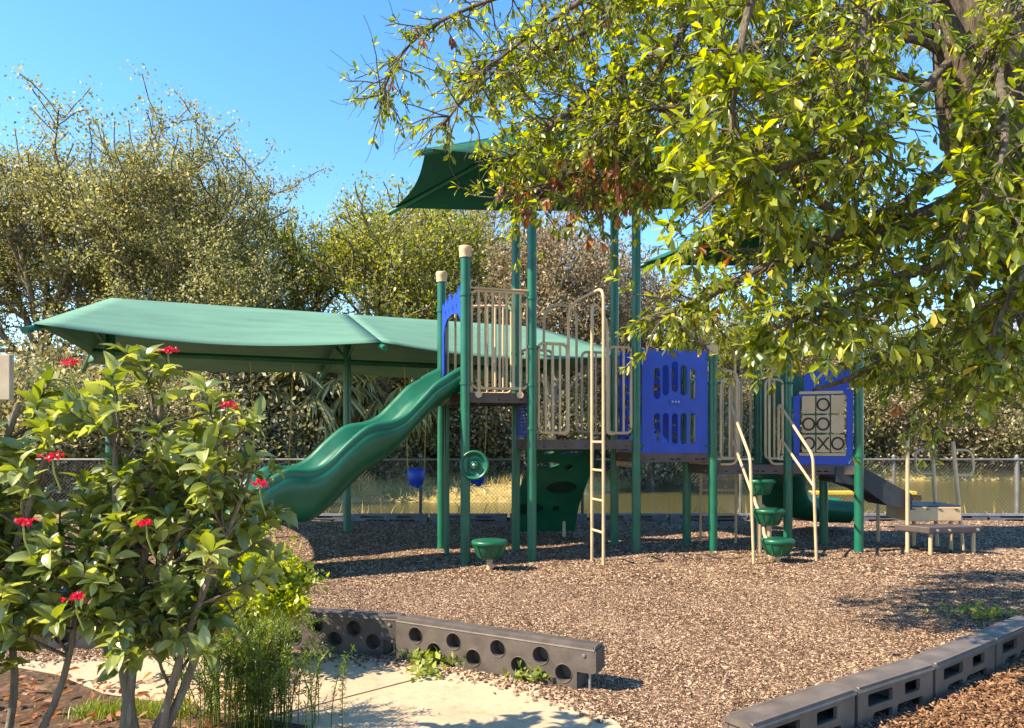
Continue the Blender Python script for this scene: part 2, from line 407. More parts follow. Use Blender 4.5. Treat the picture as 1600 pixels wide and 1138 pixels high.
def clamp_ring(p, z, to):      # pipe clamp joining a panel to a post
    d = (to-p); d.z = 0; d.normalize()
    return p+Vector((0, 0, z)), d
def clamp(p, z, q):
    clm = MB()
    c, d = clamp_ring(p, z, q)
    clm.tube([c-Vector((0, 0, .02)), c+Vector((0, 0, .02))], RO+.012, 16)
    clm.tube([c+d*(RO), c+d*(RO+.055)], .02, 8)
    clm.build('post_clamp', M['green'], play)
# decks: perforated vinyl platforms with a front skirt
def deck(q, z):
    m = MB()
    cen = sum(q, Vector())/4
    pts = [cen+(p-cen)*.985 for p in q]
    top = [(p.x, p.y, z) for p in pts]; bot = [(p.x, p.y, z-.035) for p in pts]
    m.add(top+bot, [(0, 1, 2, 3), (4, 5, 6, 7)]+[(i, (i+1) % 4, (i+1) % 4+4, i+4) for i in range(4)])
    for i in range(4):
        a, b = pts[i], pts[(i+1) % 4]; d = (b-a); L = d.length; ang = math.atan2(d.y, d.x)
        T = Matrix.Translation((a+b)/2+Vector((0, 0, z-.07))) @ Matrix.Rotation(ang, 4, 'Z')
        hs = []
        n = max(2, int(L/.28)) 
        for k in range(n):
            x = -L/2+L*(k+.5)/n
            for dx in (-.045, .045) if i in (0,) and z < 1.5 else (0,):
                hw = .03 if z < 1.5 else .012
                hs.append([(x+dx-hw, -.006), (x+dx-hw, -.022), (x+dx+hw, -.022), (x+dx+hw, -.006)])
        w_ = L/2-RO*.8
        hs = [h for h in hs if abs(h[0][0]) < w_-.09]
        m.plate([(-w_, -.055), (w_, -.055), (w_, .075), (-w_, .075)], hs, T, .03)
    return m.build('deck', M['deck'], play)
deck([A1, A2, A4, A3], ZA); deck([A2, B2, B3, A4], ZB); deck([B2, C2, C3, B3], ZC); deck([C2, D2, D3, C3], ZD); deck([D2, E2, E3, D3], ZD)
def frameT(a, b, z=0):
    d = b-a; return Matrix.Translation(a+Vector((0, 0, z))) @ Matrix.Rotation(math.atan2(d.y, d.x), 4, 'Z'), math.hypot(d.x, d.y)
def rr(x0, z0, x1, z1, r, k=5):        # rounded rectangle outline
    r = min(r, (x1-x0)/2*.999, (z1-z0)/2*.999); o = []
    for cx, cz, a0 in ((x1-r, z0+r, -90), (x1-r, z1-r, 0), (x0+r, z1-r, 90), (x0+r, z0+r, 180)):
        for j in range(k+1): a = R(a0+90*j/k); o.append((cx+r*math.cos(a), cz+r*math.sin(a)))
    return o
def barrier(a, b, k0, k1, z0, z1, n, corner='', name='guardrail'):
    p, q = lerp(a, b, k0), lerp(a, b, k1); m = MB(); r = .0165
    zz = lambda pt, z: Vector((pt.x, pt.y, z))
    path = [zz(p, z0), zz(p, z1), zz(q, z1), zz(q, z0), zz(p, z0)]
    m.tube(fillet([zz(lerp(p, q, .5), z0), zz(p, z0), zz(p, z1), zz(q, z1), zz(q, z0), zz(lerp(p, q, .5), z0)], .09), r+.003, 10, False)
    for i in range(n):
        t = (i+1)/(n+1); s = lerp(p, q, t); m.tube([zz(s, z0), zz(s, z1)], r, 8)
    o = m.build(name, M['tan'], play)
    for pp, other, kk in ((a, b, k0), (b, a, 1-k1)):
        if kk < .12: clamp(pp, z1-.06, other); clamp(pp, z0+.06, other)
    return o
# deck A guardrails, front, back; top rails run slightly beyond
g = barrier(A1, A2, .09, .93, 2.25, 3.50, 7); barrier(A3, A4, .08, .94, 2.25, 3.50, 7)
for t in (.2, .82):
    m = MB(); c = lerp(A1, A2, t)+Vector((0, -.03, 2.17)); m.tube([c+Vector((0, -.012, 0)), c+Vector((0, .012, 0))], .045, 16); m.tube([c, c+Vector((0, 0, .1))], .018, 8)
    m.build('rail_bracket', M['tan'], play)
m = MB(); m.tube([lerp(A1, A2, .06)+Vector((0, -.02, 3.53)), lerp(A1, A2, .97)+Vector((0, -.02, 3.53))], .014, 8)
m.build('top_rail', M['tan'], play)
# blue slide hood over the slide entrance
T, L = frameT(A3, A1)
hood = [(.07, 2.42), (.17, 2.42), (.17, 3.05), (.22, 3.18), (.36, 3.26), (.62, 3.29), (.9, 3.26), (1.03, 3.18), (1.08, 3.05), (1.08, 2.42), (L-.07, 2.42), (L-.07, 3.56), (L-.14, 3.60), (L-.2, 3.52), (L-.28, 3.62), (L-.38, 3.50), (L-.5, 3.56), (.62, 3.47), (.5, 3.60), (.4, 3.47), (.28, 3.56), (.2, 3.46), (.12, 3.52), (.07, 3.48)]
hs = [rr(.25+.2*i, 3.33, .28+.2*i, 3.40, .015) for i in range(5)]
MB().plate(hood, hs, T, .02).build('slide_hood', M['blue'], play, .004)
# slide -----------------------------------------------------------------
def chute(centre, name, width, hull=.62, rim=.26, parent=play, back=None):
    """centre: list of points of the RIM height line; builds a solid moulded chute"""
    m = MB(); path = centre; n = len(path); W = width/2
    prof = [(-W-.03, -.03), (-W, 0), (-W+.04, -.008), (-W+.075, -.05), (-W+.115, -.20), (-W+.20, -.275), (0, -.295), (W-.20, -.275), (W-.115, -.20), (W-.075, -.05), (W-.04, -.008), (W, 0), (W+.03, -.03),
            (W+.035, -.07), (W+.03, -.10), (W+.055, -.128), (W+.055, -.25), (W+.02, -.36), (W-.06, -.48), (W-.17, -.58), (0, -.62), (-W+.17, -.58), (-W+.06, -.48), (-W-.02, -.36), (-W-.055, -.25), (-W-.055, -.128), (-W-.03, -.10), (-W-.035, -.07)]
    k = len(prof); vs = []
    for i, (p, hf) in enumerate(path):
        t = (path[min(i+1, n-1)][0]-path[max(i-1, 0)][0]); t.z = 0; t.normalize(); s = Vector((-t.y, t.x, 0))
        for a, b in prof:
            b2 = b if b > -.12 else (-.12+(b+.12)*(hf if b < -.3 or abs(a) > W-.02 else rim/.295*1.0))
            vs.append(p+s*a+Vector((0, 0, b2)))
    fs = [(i*k+j, i*k+(j+1) % k, (i+1)*k+(j+1) % k, (i+1)*k+j) for i in range(n-1) for j in range(k)]
    m.add(vs, fs, True)
    m.add(vs[:k], [tuple(range(k))]); m.add(vs[-k:], [tuple(range(k))])
    o = m.build(name, M['slide'], parent); return o
sd = Vector((-.86, -.51, 0)).normalized(); s0 = Vector((-.8, 9.98, 0)); SW = .98
sperp = Vector((sd.y, -sd.x, 0)); nr = s0-sperp*SW/2
def on_slide(u, v):       # distance along the slide and height of its near rim
    k = (u-800)/FX; t = (nr.x-k*nr.y)/(k*sd.y-sd.x); Y = nr.y+sd.y*t
    return t, CH-(v-HZ)/FX*Y
rimp = [(0, 2.60, .5)]+[(*on_slide(u, v), h) for u, v, h in ((712, 577, .55), (695, 588, .56), (680, 598, .56), (657, 622, .56), (634, 645, .6), (612, 656, .75), (588, 660, .95), (569, 668, 1.02), (542, 691, 1.08), (520, 713, 1.08), (500, 727, 1.1), (481, 732, 1.12), (451, 731, 1.14), (432, 740, 1.1), (415, 751, 1.05), (385, 778, .95), (355, 806, .8))]
tl, zl, _ = rimp[-1]; rimp += [(tl+.25, zl-.12, .68), (tl+.55, zl-.15, .6)]
pp = smooth_path([Vector((t, z, h)) for t, z, h in rimp], 4)
path = [(s0+sd*q.x+Vector((0, 0, q.y)), q.z) for q in pp]
slide = chute(path, 'slide', SW)
slp = s0+sd*(tl+.1)
MB().tube([slp+Vector((0, 0, -.05)), slp+Vector((0, 0, .3))], .04, 12).build('slide_leg', M['tan'], slide)
# talk disc on the front post
wc = Vector((-.478, 9.30, 1.268))
m = MB(); ax_ = Vector((-.12, -1, .05))
m.lathe(wc, [(.0, .0), (.03, 0), (.035, .012), (.045, .012), (.05, -.03), (.10, -.05), (.135, -.045), (.145, -.01), (.165, .018), (.18, .018), (.19, 0), (.185, -.05), (.15, -.11), (0, -.12)], 40, ax_)
m.tube([wc+Vector((0, .06, 0)), Vector((A1.x, A1.y, wc.z))], .03, 12)
dsc = m.build('dish_disc', M['slide'], play)
MB().lathe(wc+ax_.normalized()*.004, [(.022, 0), (.022, .012), (.016, .018), (0, .019)], 16, ax_).build('hub_bolt', M['steel'], dsc)
# blue perforated riser between deck A and B
def lattice(a, b, z0, z1, nx_, nz, mat, name='riser_panel'):
    T, L = frameT(a, b); hs = []
    x0, x1 = .08, L-.08
    for j in range(nz):
        for i in range(nx_):
            off = .5*(j % 2)/nx_*(x1-x0)
            xa = x0+(x1-x0)*(i+.16)/nx_+off*.6; xb = xa+(x1-x0)*.62/nx_
            za = z0+(z1-z0)*(j+.2)/nz; zb = z0+(z1-z0)*(j+.78)/nz
            if xb < x1-.02: hs.append([(xa, za), (xb, za), (xb, zb), (xa, zb)])
    return MB().plate([(.065, z0), (L-.065, z0), (L-.065, z1), (.065, z1)], hs, T, .005).build(name, mat, play)
lattice(A2, A4, 1.62, 2.09, 9, 10, M['blue']); lattice(B2, B3, 1.20, 1.44, 10, 6, M['tan']); lattice(C2, C3, 1.12, 1.33, 10, 5, M['tan'])
# deck B rails, arches and ladder
barrier(A2, B2, .06, .325, 1.68, 2.86, 3); barrier(A2, B2, .72, .95, 1.68, 2.86, 2)
barrier(A4, B3, .05, .36, 1.68, 2.88, 3); barrier(A4, B3, .66, .95, 1.68, 2.88, 3)
la, lb = G(943, 885), G(925, 878)
m = MB()
gp = lerp(A2, B2, .335); gq = lerp(A2, B2, .71)
m.tube(fillet([Vector((gp.x-.13, gp.y-.03, 1.67)), Vector((gp.x, gp.y-.03, 1.67)), Vector((gp.x, gp.y-.03, 3.38)), Vector((lb.x, lb.y, 3.5)), Vector((la.x, la.y, 3.50)), Vector((la.x, la.y, -.05))], .26, 8), .0205, 12)
m.tube(fillet([Vector((gq.x+.1, gq.y-.03, 1.67)), Vector((gq.x, gq.y-.03, 1.67)), Vector((gq.x, gq.y-.03, 3.2)), Vector((lb.x, lb.y, 3.42)), Vector((lb.x, lb.y, -.05))], .2, 8), .0205, 12)
m.build('ladder', M['tan'], play)
for z in (.42, .82, 1.20, 1.56):
    MB().tube([la+Vector((0, 0, z)), lb+Vector((0, 0, z))], .017, 10).build('rung', M['tan'], play)
# rear arch above the climbing wall
r1, r2 = lerp(A4, B3, .37), lerp(A4, B3, .64)
m = MB().tube(fillet([Vector((r1.x-.14, r1.y, 2.9)), Vector((r1.x-.13, r1.y, 3.55)), Vector((r2.x-.05, r2.y, 3.55)), Vector((r2.x-.05, r2.y, 1.7)), Vector((r2.x+.15, r2.y, 1.7))], .22, 8), .019, 12)
m.build('entry_arch', M['tan'], play)
# climbing wall behind deck B
wt, wb = Vector((0, 0, 1.52)), None
W0 = [Vector((.22, 11.05, 1.50)), Vector((1.18, 11.1, 1.50)), Vector((1.02, 12.0, .12)), Vector((-.02, 11.9, .12))]
cx_ = (W0[0]+W0[1])/2; bx2 = (W0[2]+W0[3])/2; dn = (bx2-cx_); hL = dn.length
X_ = (W0[1]-W0[0]).normalized(); Z_ = -(dn.normalized()); Y_ = Z_.cross(X_).normalized()
Tw = Matrix(((X_.x, Y_.x, Z_.x, bx2.x), (X_.y, Y_.y, Z_.y, bx2.y), (X_.z, Y_.z, Z_.z, bx2.z), (0, 0, 0, 1)))
def ell(cx, cz, a, b, n=20, rot=0): return [(cx+a*math.cos(t)*math.cos(rot)-b*math.sin(t)*math.sin(rot), cz+a*math.cos(t)*math.sin(rot)+b*math.sin(t)*math.cos(rot)) for t in [2*math.pi*i/n for i in range(n)]]
h = hL
outl = smooth_path([Vector((x, z, 0)) for x, z in [(-.52, 0), (-.5, .3*h), (-.46, .6*h), (-.36, .85*h), (-.33, h)]], 4)+smooth_path([Vector((x, z, 0)) for x, z in [(.52, h), (.60, .85*h), (.55, .6*h), (.5, .3*h), (.52, 0)]], 4)
hol = [ell(.17, .53*h, .24, .13), ell(-.27, .27*h, .22, .14), ell(-.12, .79*h, .19, .06, rot=.05), ell(.22, .76*h, .07, .07), ell(-.12, .93*h, .08, .04), ell(.24, .93*h, .18, .04, rot=.05), ell(.14, .28*h, .06, .06), ell(-.32, .60*h, .05, .05)]
wall = MB().plate([(p.x, p.y) for p in outl], hol, Tw, .07).build('climbing_wall', M['slide'], play, .012)
for p in (Vector((.02, 11.8, 0)), Vector((.84, 11.85, 0))): MB().tube([p, p+Vector((0, 0, .35))], .028, 10).build('wall_leg', M['tan'], wall)
for i in (0, 1, 3, 6):
    hp = MB()
    c = [sum(q[0] for q in hol[i])/len(hol[i]), sum(q[1] for q in hol[i])/len(hol[i])]
    s_ = [(c[0]+(q[0]-c[0])*1.08, c[1]+(q[1]-c[1])*1.08) for q in hol[i]]
    hp.plate(s_, [], Tw @ Matrix.Translation((0, .05, 0)), .02)
    hp.build('pocket', M['pocket'], wall)
# deck C: blue slotted panel
T, L = frameT(B2, C2)
fu = lambda u: (u-1001)/(1105-1001)*(L-.2)+.1
fz = lambda v: CH-(v-HZ)/FX*10.3
top = [(.08, 2.86), (.13, 2.83), (.2, 2.86), (.3, 2.82), (.42, 2.84), (L/2-.1, 2.83), (L/2, 2.86), (L/2+.1, 2.83), (L-.42, 2.83), (L-.3, 2.82), (L-.2, 2.86), (L-.13, 2.83), (L-.08, 2.87)]
oul = [(.08, 1.40)]+top+[(L-.08, 1.40)]
sl = []
for u, a, b in ((1023.5, 576, 624), (1037.5, 571, 618), (1052.5, 565, 613), (1067, 571, 618), (1082, 577, 624)):
    sl.append(rr(fu(u)-.047, fz(b), fu(u)+.047, fz(a), .047)); sl.append(rr(fu(u)-.045, fz(694), fu(u)+.045, fz(646), .045))
pc = MB().plate(oul, sl, T, .022).build('slotted_panel', M['blue'], play, .005)
m = MB().plate(rr(L/2-.09, fz(632), L/2+.09, fz(624.5), .03), [], T @ Matrix.Translation((0, -.018, 0)), .012); m.build('badge', M['blue'], pc)
for k in (-1, 0, 1): MB().tube([T @ Vector((L/2+k*.045, -.022, fz(628))), T @ Vector((L/2+k*.045, -.032, fz(628)))], .011, 10).build('bolt', M['steel'], pc)
for z in (2.73, 1.5): clamp(B2, z, C2); clamp(C2, z, B2)
# alphabet panel at the back of deck C: letters cut through
def letter(ch, x, z, w_, h_):
    t = w_*.26
    f = {'L': [(0, 0), (1, 0), (1, .2), (.3, .2), (.3, 1), (0, 1)], 'T': [(.36, 0), (.64, 0), (.64, .8), (1, .8), (1, 1), (0, 1), (0, .8), (.36, .8)],
         'Z': [(0, 0), (1, 0), (1, .2), (.38, .2), (1, .8), (1, 1), (0, 1), (0, .8), (.62, .8), (0, .2)],
         'G': [(.2, 0), (1, 0), (1, .5), (.55, .5), (.55, .34), (.74, .34), (.74, .2), (.28, .2), (.28, .8), (1, .8), (1, 1), (.2, 1), (0, .85), (0, .15)],
         'E': [(0, 0), (1, 0), (1, .2), (.3, .2), (.3, .42), (.85, .42), (.85, .6), (.3, .6), (.3, .8), (1, .8), (1, 1), (0, 1)],
         'F': [(0, 0), (.3, 0), (.3, .4), (.85, .4), (.85, .6), (.3, .6), (.3, .8), (1, .8), (1, 1), (0, 1)],
         'C': [(.2, 0), (1, 0), (1, .22), (.3, .22), (.3, .78), (1, .78), (1, 1), (.2, 1), (0, .8), (0, .2)],
         'H': [(0, 0), (.3, 0), (.3, .4), (.7, .4), (.7, 0), (1, 0), (1, 1), (.7, 1), (.7, .6), (.3, .6), (.3, 1), (0, 1)],
         'U': [(.15, 0), (.85, 0), (1, .15), (1, 1), (.72, 1), (.72, .22), (.28, .22), (.28, 1), (0, 1), (0, .15)],
         'N': [(0, 0), (.25, 0), (.25, .62), (.75, 0), (1, 0), (1, 1), (.75, 1), (.75, .38), (.25, 1), (0, 1)],
         'V': [(.38, 0), (.62, 0), (1, 1), (.74, 1), (.5, .3), (.26, 1), (0, 1)], 'I': [(.35, 0), (.65, 0), (.65, 1), (.35, 1)],
         'K': [(0, 0), (.28, 0), (.28, .4), (.7, 0), (1, 0), (.5, .5), (1, 1), (.7, 1), (.28, .6), (.28, 1), (0, 1)]}
    if ch == 'O': return [[(x+a*w_, z+b*h_) for a, b in q] for q in ([(.44, 0), (.44, .2), (.28, .3), (.28, .7), (.44, .8), (.44, 1), (.2, .95), (0, .75), (0, .25), (.2, .05)], [(.56, 0), (.8, .05), (1, .25), (1, .75), (.8, .95), (.56, 1), (.56, .8), (.72, .7), (.72, .3), (.56, .2)])]
    return [[(x+a*w_, z+b*h_) for a, b in f[ch]]]
T, L = frameT(B3, C3)
grid = ['GHCI', 'LEFK', 'ONUV', 'TCHL', 'ZITN']; hs = []
for j, row in enumerate(grid):
    for i, ch in enumerate(row): hs += letter(ch, .15+i*.22, 2.50-j*.235, .12, .155)
MB().plate([(.075, 1.42), (L-.075, 1.42), (L-.075, 2.9), (L/2+.2, 2.86), (L/2, 2.9), (L/2-.2, 2.86), (.075, 2.9)], hs, T, .022).build('alphabet_panel', M['blue'], play)
# deck D rails
barrier(C2, D2, .10, .34, 1.32, 2.45, 1); barrier(C2, D2, .70, .93, 1.32, 2.45, 1)
m = MB()
for k, sg in ((.10, 1), (.93, -1)):
    p = lerp(C2, D2, k); q = lerp(C2, D2, k+sg*.2)
    m.tube(fillet([Vector((p.x-.02*sg, p.y, 2.56)), Vector((q.x, q.y-.06, 2.56)), Vector((q.x, q.y-.06, 1.24)), Vector((p.x, p.y, 1.24))], .12, 6), .018, 10)
m.build('loop_rail', M['tan'], play)
barrier(C3, D3, .1, .9, 1.32, 2.5, 5)
m = MB().tube([Vector((3.18, 10.5, 1.24)), Vector((3.18, 10.5, 2.85))], .02, 10); m.build('upright_pipe', M['tan'], play)
# handrails of the pod climber
for (gx, gy), st, zb, ze in (((1178, 882), Vector((3.10, 10.48, 0)), 1.36, .91), ((1276, 878), Vector((3.82, 10.55, 0)), 1.38, .97)):
    g0 = G(gx, gy); m = MB()
    m.tube(fillet([st+Vector((-.0, 0, 1.3)), st+Vector((0, 0, 2.12)), Vector((g0.x-.04, g0.y+.02, zb)), g0+Vector((0, 0, -.05))], .1, 6), .0195, 12)
    m.tube(fillet([st+Vector((0, .02, 1.3)), st+Vector((.03, -.02, 1.60)), Vector((g0.x-.02, g0.y+.02, ze))], .06, 6), .018, 12)
    m.build('handrail', M['tan'], play)
def pod_mesh(m, c, top, dia):
    r = dia/2
    m.lathe(Vector((c.x, c.y, top)), [(0, .0), (r*.9, .004), (r*.98, -.004), (r, -.018), (r*.99, -.045), (r*.90, -.055), (r*.88, -.075), (r*.62, -.20), (r*.5, -.215), (0, -.215)], 32)
    for k in range(8):
        a = 2*math.pi*k/8; d = Vector((math.cos(a), math.sin(a), 0))
        m.add([Vector((c.x, c.y, top-.05))+d*r*.86, Vector((c.x, c.y, top-.2))+d*r*.55, Vector((c.x, c.y, top-.2))+d*r*.64+Vector((-d.y, d.x, 0))*.0, Vector((c.x, c.y, top-.055))+d*r*.97], [(0, 1, 2, 3)])
        q = Vector((-d.y, d.x, 0))*.012
        b0, b1, b2_, b3 = (Vector((c.x, c.y, top-.05))+d*r*.80, Vector((c.x, c.y, top-.205))+d*r*.50, Vector((c.x, c.y, top-.205))+d*r*.66, Vector((c.x, c.y, top-.05))+d*r*.97)
        m.add([b0-q, b1-q, b2_-q, b3-q, b0+q, b1+q, b2_+q, b3+q], [(0, 1, 2, 3), (4, 5, 6, 7), (0, 1, 5, 4), (1, 2, 6, 5), (2, 3, 7, 6), (3, 0, 4, 7)])
stemm = MB()
podc = [(Vector((3.43, 9.5, 0)), .31), (Vector((3.48, 9.97, 0)), .65), (Vector((3.48, 10.35, 0)), 1.03)]
for c, z in podc: stemm.tube([c+Vector((0, 0, -.05)), c+Vector((0, 0, z-.15))], .034, 12)
for i in (0, 1):
    a, b = podc[i], podc[i+1]
    stemm.tube(smooth_path([a[0]+Vector((0, 0, a[1]-.2)), a[0]+Vector((-.12, .1, a[1]+.0)), b[0]+Vector((-.1, -.08, b[1]-.25))], 5), .022, 8)
pcl = stemm.build('pod_climber', M['tan'], play)
for c, z in podc:
    m = MB(); pod_mesh(m, c, z, .43); m.build('pod', M['slide'], pcl)
# deck E: noughts and crosses panel
T, L = frameT(D2, E2)
zt, zb = 2.60, 1.235
m = MB().plate([(.075, zb), (L-.075, zb), (L-.075, 2.28), (L-.12, 2.30), (L-.12, zt-.03), (L-.2, zt), (L/2+.1, zt-.03), (L/2, zt), (L/2-.1, zt-.03), (.28, zt), (.22, zt-.04), (.22, 2.25), (.12, 2.22), (.075, 2.2)],
    [[(.16, 1.40), (L-.16, 1.40), (L-.16, 2.22), (.24, 2.22), (.16, 2.17)], ell(L*.42, 2.40, .045, .045, 16), ell(L*.72, 2.38, .03, .03, 12)], T, .022)
ttt = m.build('game_panel', M['blue'], play, .004)
m = MB().plate(rr(.15, 2.235, L-.2, 2.275, .015), [], T @ Matrix.Translation((0, -.02, 0)), .02); m.build('game_frame', M['tan'], ttt)
MB().plate(rr(.15, 1.36, L-.17, 1.40, .015), [], T @ Matrix.Translation((0, -.02, 0)), .02).build('game_frame', M['tan'], ttt)
bw = (L-.36)/3; bh = .262
for r_ in range(3):
    for c_ in range(3):
        cx0 = .18+bw*(c_+.5); cz0 = 2.085-r_*.275
        m = MB(); m.plate(rr(cx0-bw/2+.008, cz0-bh/2+.006, cx0+bw/2-.008, cz0+bh/2-.006, .02), [], T @ Matrix.Translation((0, -.005, 0)), .075)
        blk = m.build('game_block', M['tan'], ttt, .012)
        mk = ['.O.', 'OO.', 'OXO'][r_][c_]
        m = MB(); oy = -.0455
        if mk == 'O':
            e1, e2 = ell(cx0, cz0, .088, .095, 24), ell(cx0, cz0, .062, .068, 24)
            m.plate(e1, [e2], T @ Matrix.Translation((0, oy, 0)), .006)
        elif mk == 'X':
            for sg in (-1, 1): m.plate([(cx0-.07-.015, cz0-sg*.09), (cx0-.07+.015, cz0-sg*.09), (cx0+.07+.015, cz0+sg*.09), (cx0+.07-.015, cz0+sg*.09)], [], T @ Matrix.Translation((0, oy-(.0015 if sg > 0 else 0), 0)), .006)
        if mk != '.': m.build('game_mark', M['mark'], blk)
for x in (.18+bw, .18+2*bw): MB().tube([T @ Vector((x, .0, 1.39)), T @ Vector((x, .0, 2.24))], .012, 8).build('game_spindle', M['green'], ttt)
for z in (2.4, 1.36): clamp(D2, z, E2); clamp(E2, z, D2)
# rear slide hood and rear slide
T, L = frameT(D3, E3)
MB().plate([(.06, 1.25), (.24, 1.25), (.24, 1.85), (.34, 2.05), (L-.34, 2.05), (L-.24, 1.85), (L-.24, 1.25), (L-.06, 1.25), (L-.06, 2.4), (L*.5, 2.62), (.06, 2.5)], [], T, .04).build('slide_hood', M['slide'], play, .006)
rs = smooth_path([Vector((4.23, 11.15, 1.52)), Vector((4.25, 11.5, 1.42)), Vector((4.33, 11.9, 1.15)), Vector((4.5, 12.3, .85)), Vector((4.85, 12.6, .66)), Vector((5.3, 12.7, .58)), Vector((5.75, 12.65, .55))], 5)
n_ = len(rs); s2 = chute([(p, lerp(.75, .55, i/n_)) for i, p in enumerate(rs)], 'slide', .74)
s2['label'] = 'smaller curved green slide at the back of the tower'; slide['label'] = 'large wavy green slide facing left'
# rear steps
m = MB(); q1, q2 = Vector((2.87, 11.2, 0)), Vector((3.42, 11.25, 0))
m.tube([q1, q1+Vector((-.02, -.1, 1.2))], .02, 10); m.tube([q2, q2+Vector((-.02, -.1, 1.2))], .02, 10)
m.build('rear_ladder', M['tan'], play)
for z in (.44, .82): MB().tube([q1+Vector((0, 0, z)), q2+Vector((0, 0, z))], .016, 8).build('rung', M['tan'], play)
# ramp to the transfer platform
ra, rb = Vector((4.55, 10.6, 1.16)), Vector((5.56, 10.62, .58)); m = MB()
for dy in (-.27, .31):
    th = .025
    pts = [(4.55, .99), (4.9, .93), (5.28, .66), (5.62, .60), (5.62, .82), (5.0, 1.16), (4.86, 1.23), (4.55, 1.20)]
    vs = [Vector((x, 10.6+dy+s_*th, z)) for s_ in (0, 1) for x, z in pts]; n_ = len(pts)
    m.add(vs, [tuple(range(n_)), tuple(range(n_, 2*n_))]+[(i, (i+1) % n_, (i+1) % n_+n_, i+n_) for i in range(n_)])
m.add([(4.6, 10.35, 1.05), (4.6, 10.9, 1.05), (5.62, 10.9, .66), (5.62, 10.35, .66), (4.6, 10.35, 1.01), (4.6, 10.9, 1.01), (5.62, 10.9, .62), (5.62, 10.35, .62)], [(0, 1, 2, 3), (4, 5, 6, 7), (0, 1, 5, 4), (1, 2, 6, 5), (2, 3, 7, 6), (3, 0, 4, 7)])
m.build('ramp', M['dark'], play, .004)
m = MB().box((5.98, 10.72, .535), (.76, .62, .20)); tb = m.build('platform_box', M['tan'], play, .01)
for x in (5.68, 5.88, 6.05, 6.28): MB().box((x, 10.404, .605), (.045, .012, .014)).build('bolt', M['deck'], tb)
MB().box((5.98, 10.72, .648), (.74, .60, .02)).build('platform_mat', M['dark'], play)
st = MB().add([(5.40, 10.40, .40), (6.30, 10.40, .40), (6.46, 10.12, .40), (5.66, 9.98, .40), (5.40, 10.40, .31), (6.30, 10.40, .31), (6.46, 10.12, .31), (5.66, 9.98, .31)], [(0, 1, 2, 3), (4, 5, 6, 7), (0, 1, 5, 4), (1, 2, 6, 5), (2, 3, 7, 6), (3, 0, 4, 7)]).build('step', M['deck'], play, .012)
for k in (.15, .38, .92):
    p = lerp(Vector((5.66, 9.98, .355)), Vector((6.46, 10.12, .355)), k); MB().tube([p, p+Vector((.002, -.014, 0))], .018, 10).build('bolt', M['steel'], st)
for p, z in ((Vector((5.72, 10.06, 0)), .33), (Vector((6.38, 10.18, 0)), .33), (Vector((6.26, 10.5, 0)), .5), (Vector((5.95, 10.9, 0)), .5), (Vector((5.66, 11.1, 0)), .0)):
    if z: MB().tube([p+Vector((0, 0, -.04)), p+Vector((0, 0, z))], .026, 10).build('leg', M['tan'], play)
pl1 = G(1418, 865)
MB().tube([pl1+Vector((0, 0, -.05)), pl1+Vector((0, 0, 1.62))], .026, 12).build('pole', M['tan'], play)
q = Vector((5.62, 11.3, 0)); MB().tube([q, q+Vector((0, 0, .62))], .024, 10).build('pole', M['tan'], play)
for bx0, tx, Yp, sg in ((6.32, 6.25, 10.95, -1), (6.47, 6.32, 10.55, 1)):
    m = MB(); tp = Vector((tx, Yp, 1.52 if sg < 0 else 1.56)); bt = Vector((bx0 if sg > 0 else 6.33, Yp, 0))
    m.tube([bt+Vector((0, 0, -.05)), tp], .027, 12)
    f_ = lambda z: lerp(bt, tp, z/tp.z)
    a_, b_ = f_(1.44), f_(1.08)
    m.tube(fillet([a_, a_+Vector((sg*.26, 0, 0)), b_+Vector((sg*.26, 0, 0)), b_], .13, 8), .018, 10)
    m.build('grab_pole', M['tan'], play)
# canopies on the tower: hip roofs of shade cloth on pipe frames
def hip(corners, zc, peak, cloth, name='canopy'):
    c = sum(corners, Vector())/4; r = play
    a, b, c_, d = corners      # near-left, near-right, far-right, far-left
    ml, mr = (a+d)/2, (b+c_)/2
    pk1, pk2 = lerp(ml, mr, .40)+Vector((0, 0, peak)), lerp(ml, mr, .60)+Vector((0, 0, peak))
    E = [p+Vector((0, 0, zc)) for p in corners]
    m = MB()
    def panel(e0, e1, t1, t0, n=12, k=6):
        vs = []
        for j in range(k+1):
            for i in range(n+1):
                s_, t_ = i/n, j/k
                p = lerp(lerp(e0, e1, s_), lerp(t0, t1, s_), t_)
                sag = -.16*math.sin(math.pi*s_)*(1-t_)*(e1-e0).length/4-.05*math.sin(math.pi*t_)
                cen = (e0+e1)/2; inn = ((t0+t1)/2-cen); inn.z = 0; inn.normalize()
                vs.append(p+Vector((0, 0, sag*.5))+inn*(.16*math.sin(math.pi*s_)*(1-t_))*min(1, (e1-e0).length/4))
        m.add(vs, [(j*(n+1)+i, j*(n+1)+i+1, (j+1)*(n+1)+i+1, (j+1)*(n+1)+i) for j in range(k) for i in range(n)], True)
    panel(E[0], E[1], pk2, pk1); panel(E[1], E[2], pk2, pk2); panel(E[2], E[3], pk1, pk2); panel(E[3], E[0], pk1, pk1)
    cn = m.build(name, cloth, r)
    cn.modifiers.new('thick', 'SOLIDIFY').thickness = .006
    m = MB()
    for e, pk in zip(E, (pk1, pk2, pk2, pk1)):
        d_ = (e-pk).normalized(); m.tube([pk+Vector((0, 0, -.07)), e+d_*.1+Vector((0, 0, -.05))], .035, 12)
    m.tube([pk1+Vector((0, 0, -.07)), pk2+Vector((0, 0, -.07))], .035, 12)
    m.build('canopy_frame', M['green'], cn)
    return cn, pk1, pk2
fl = Vector((-1.80, 11.2, 0)); nl = Vector((-1.045, 8.9, 0)); wv = Vector((4.35, .04, 0))
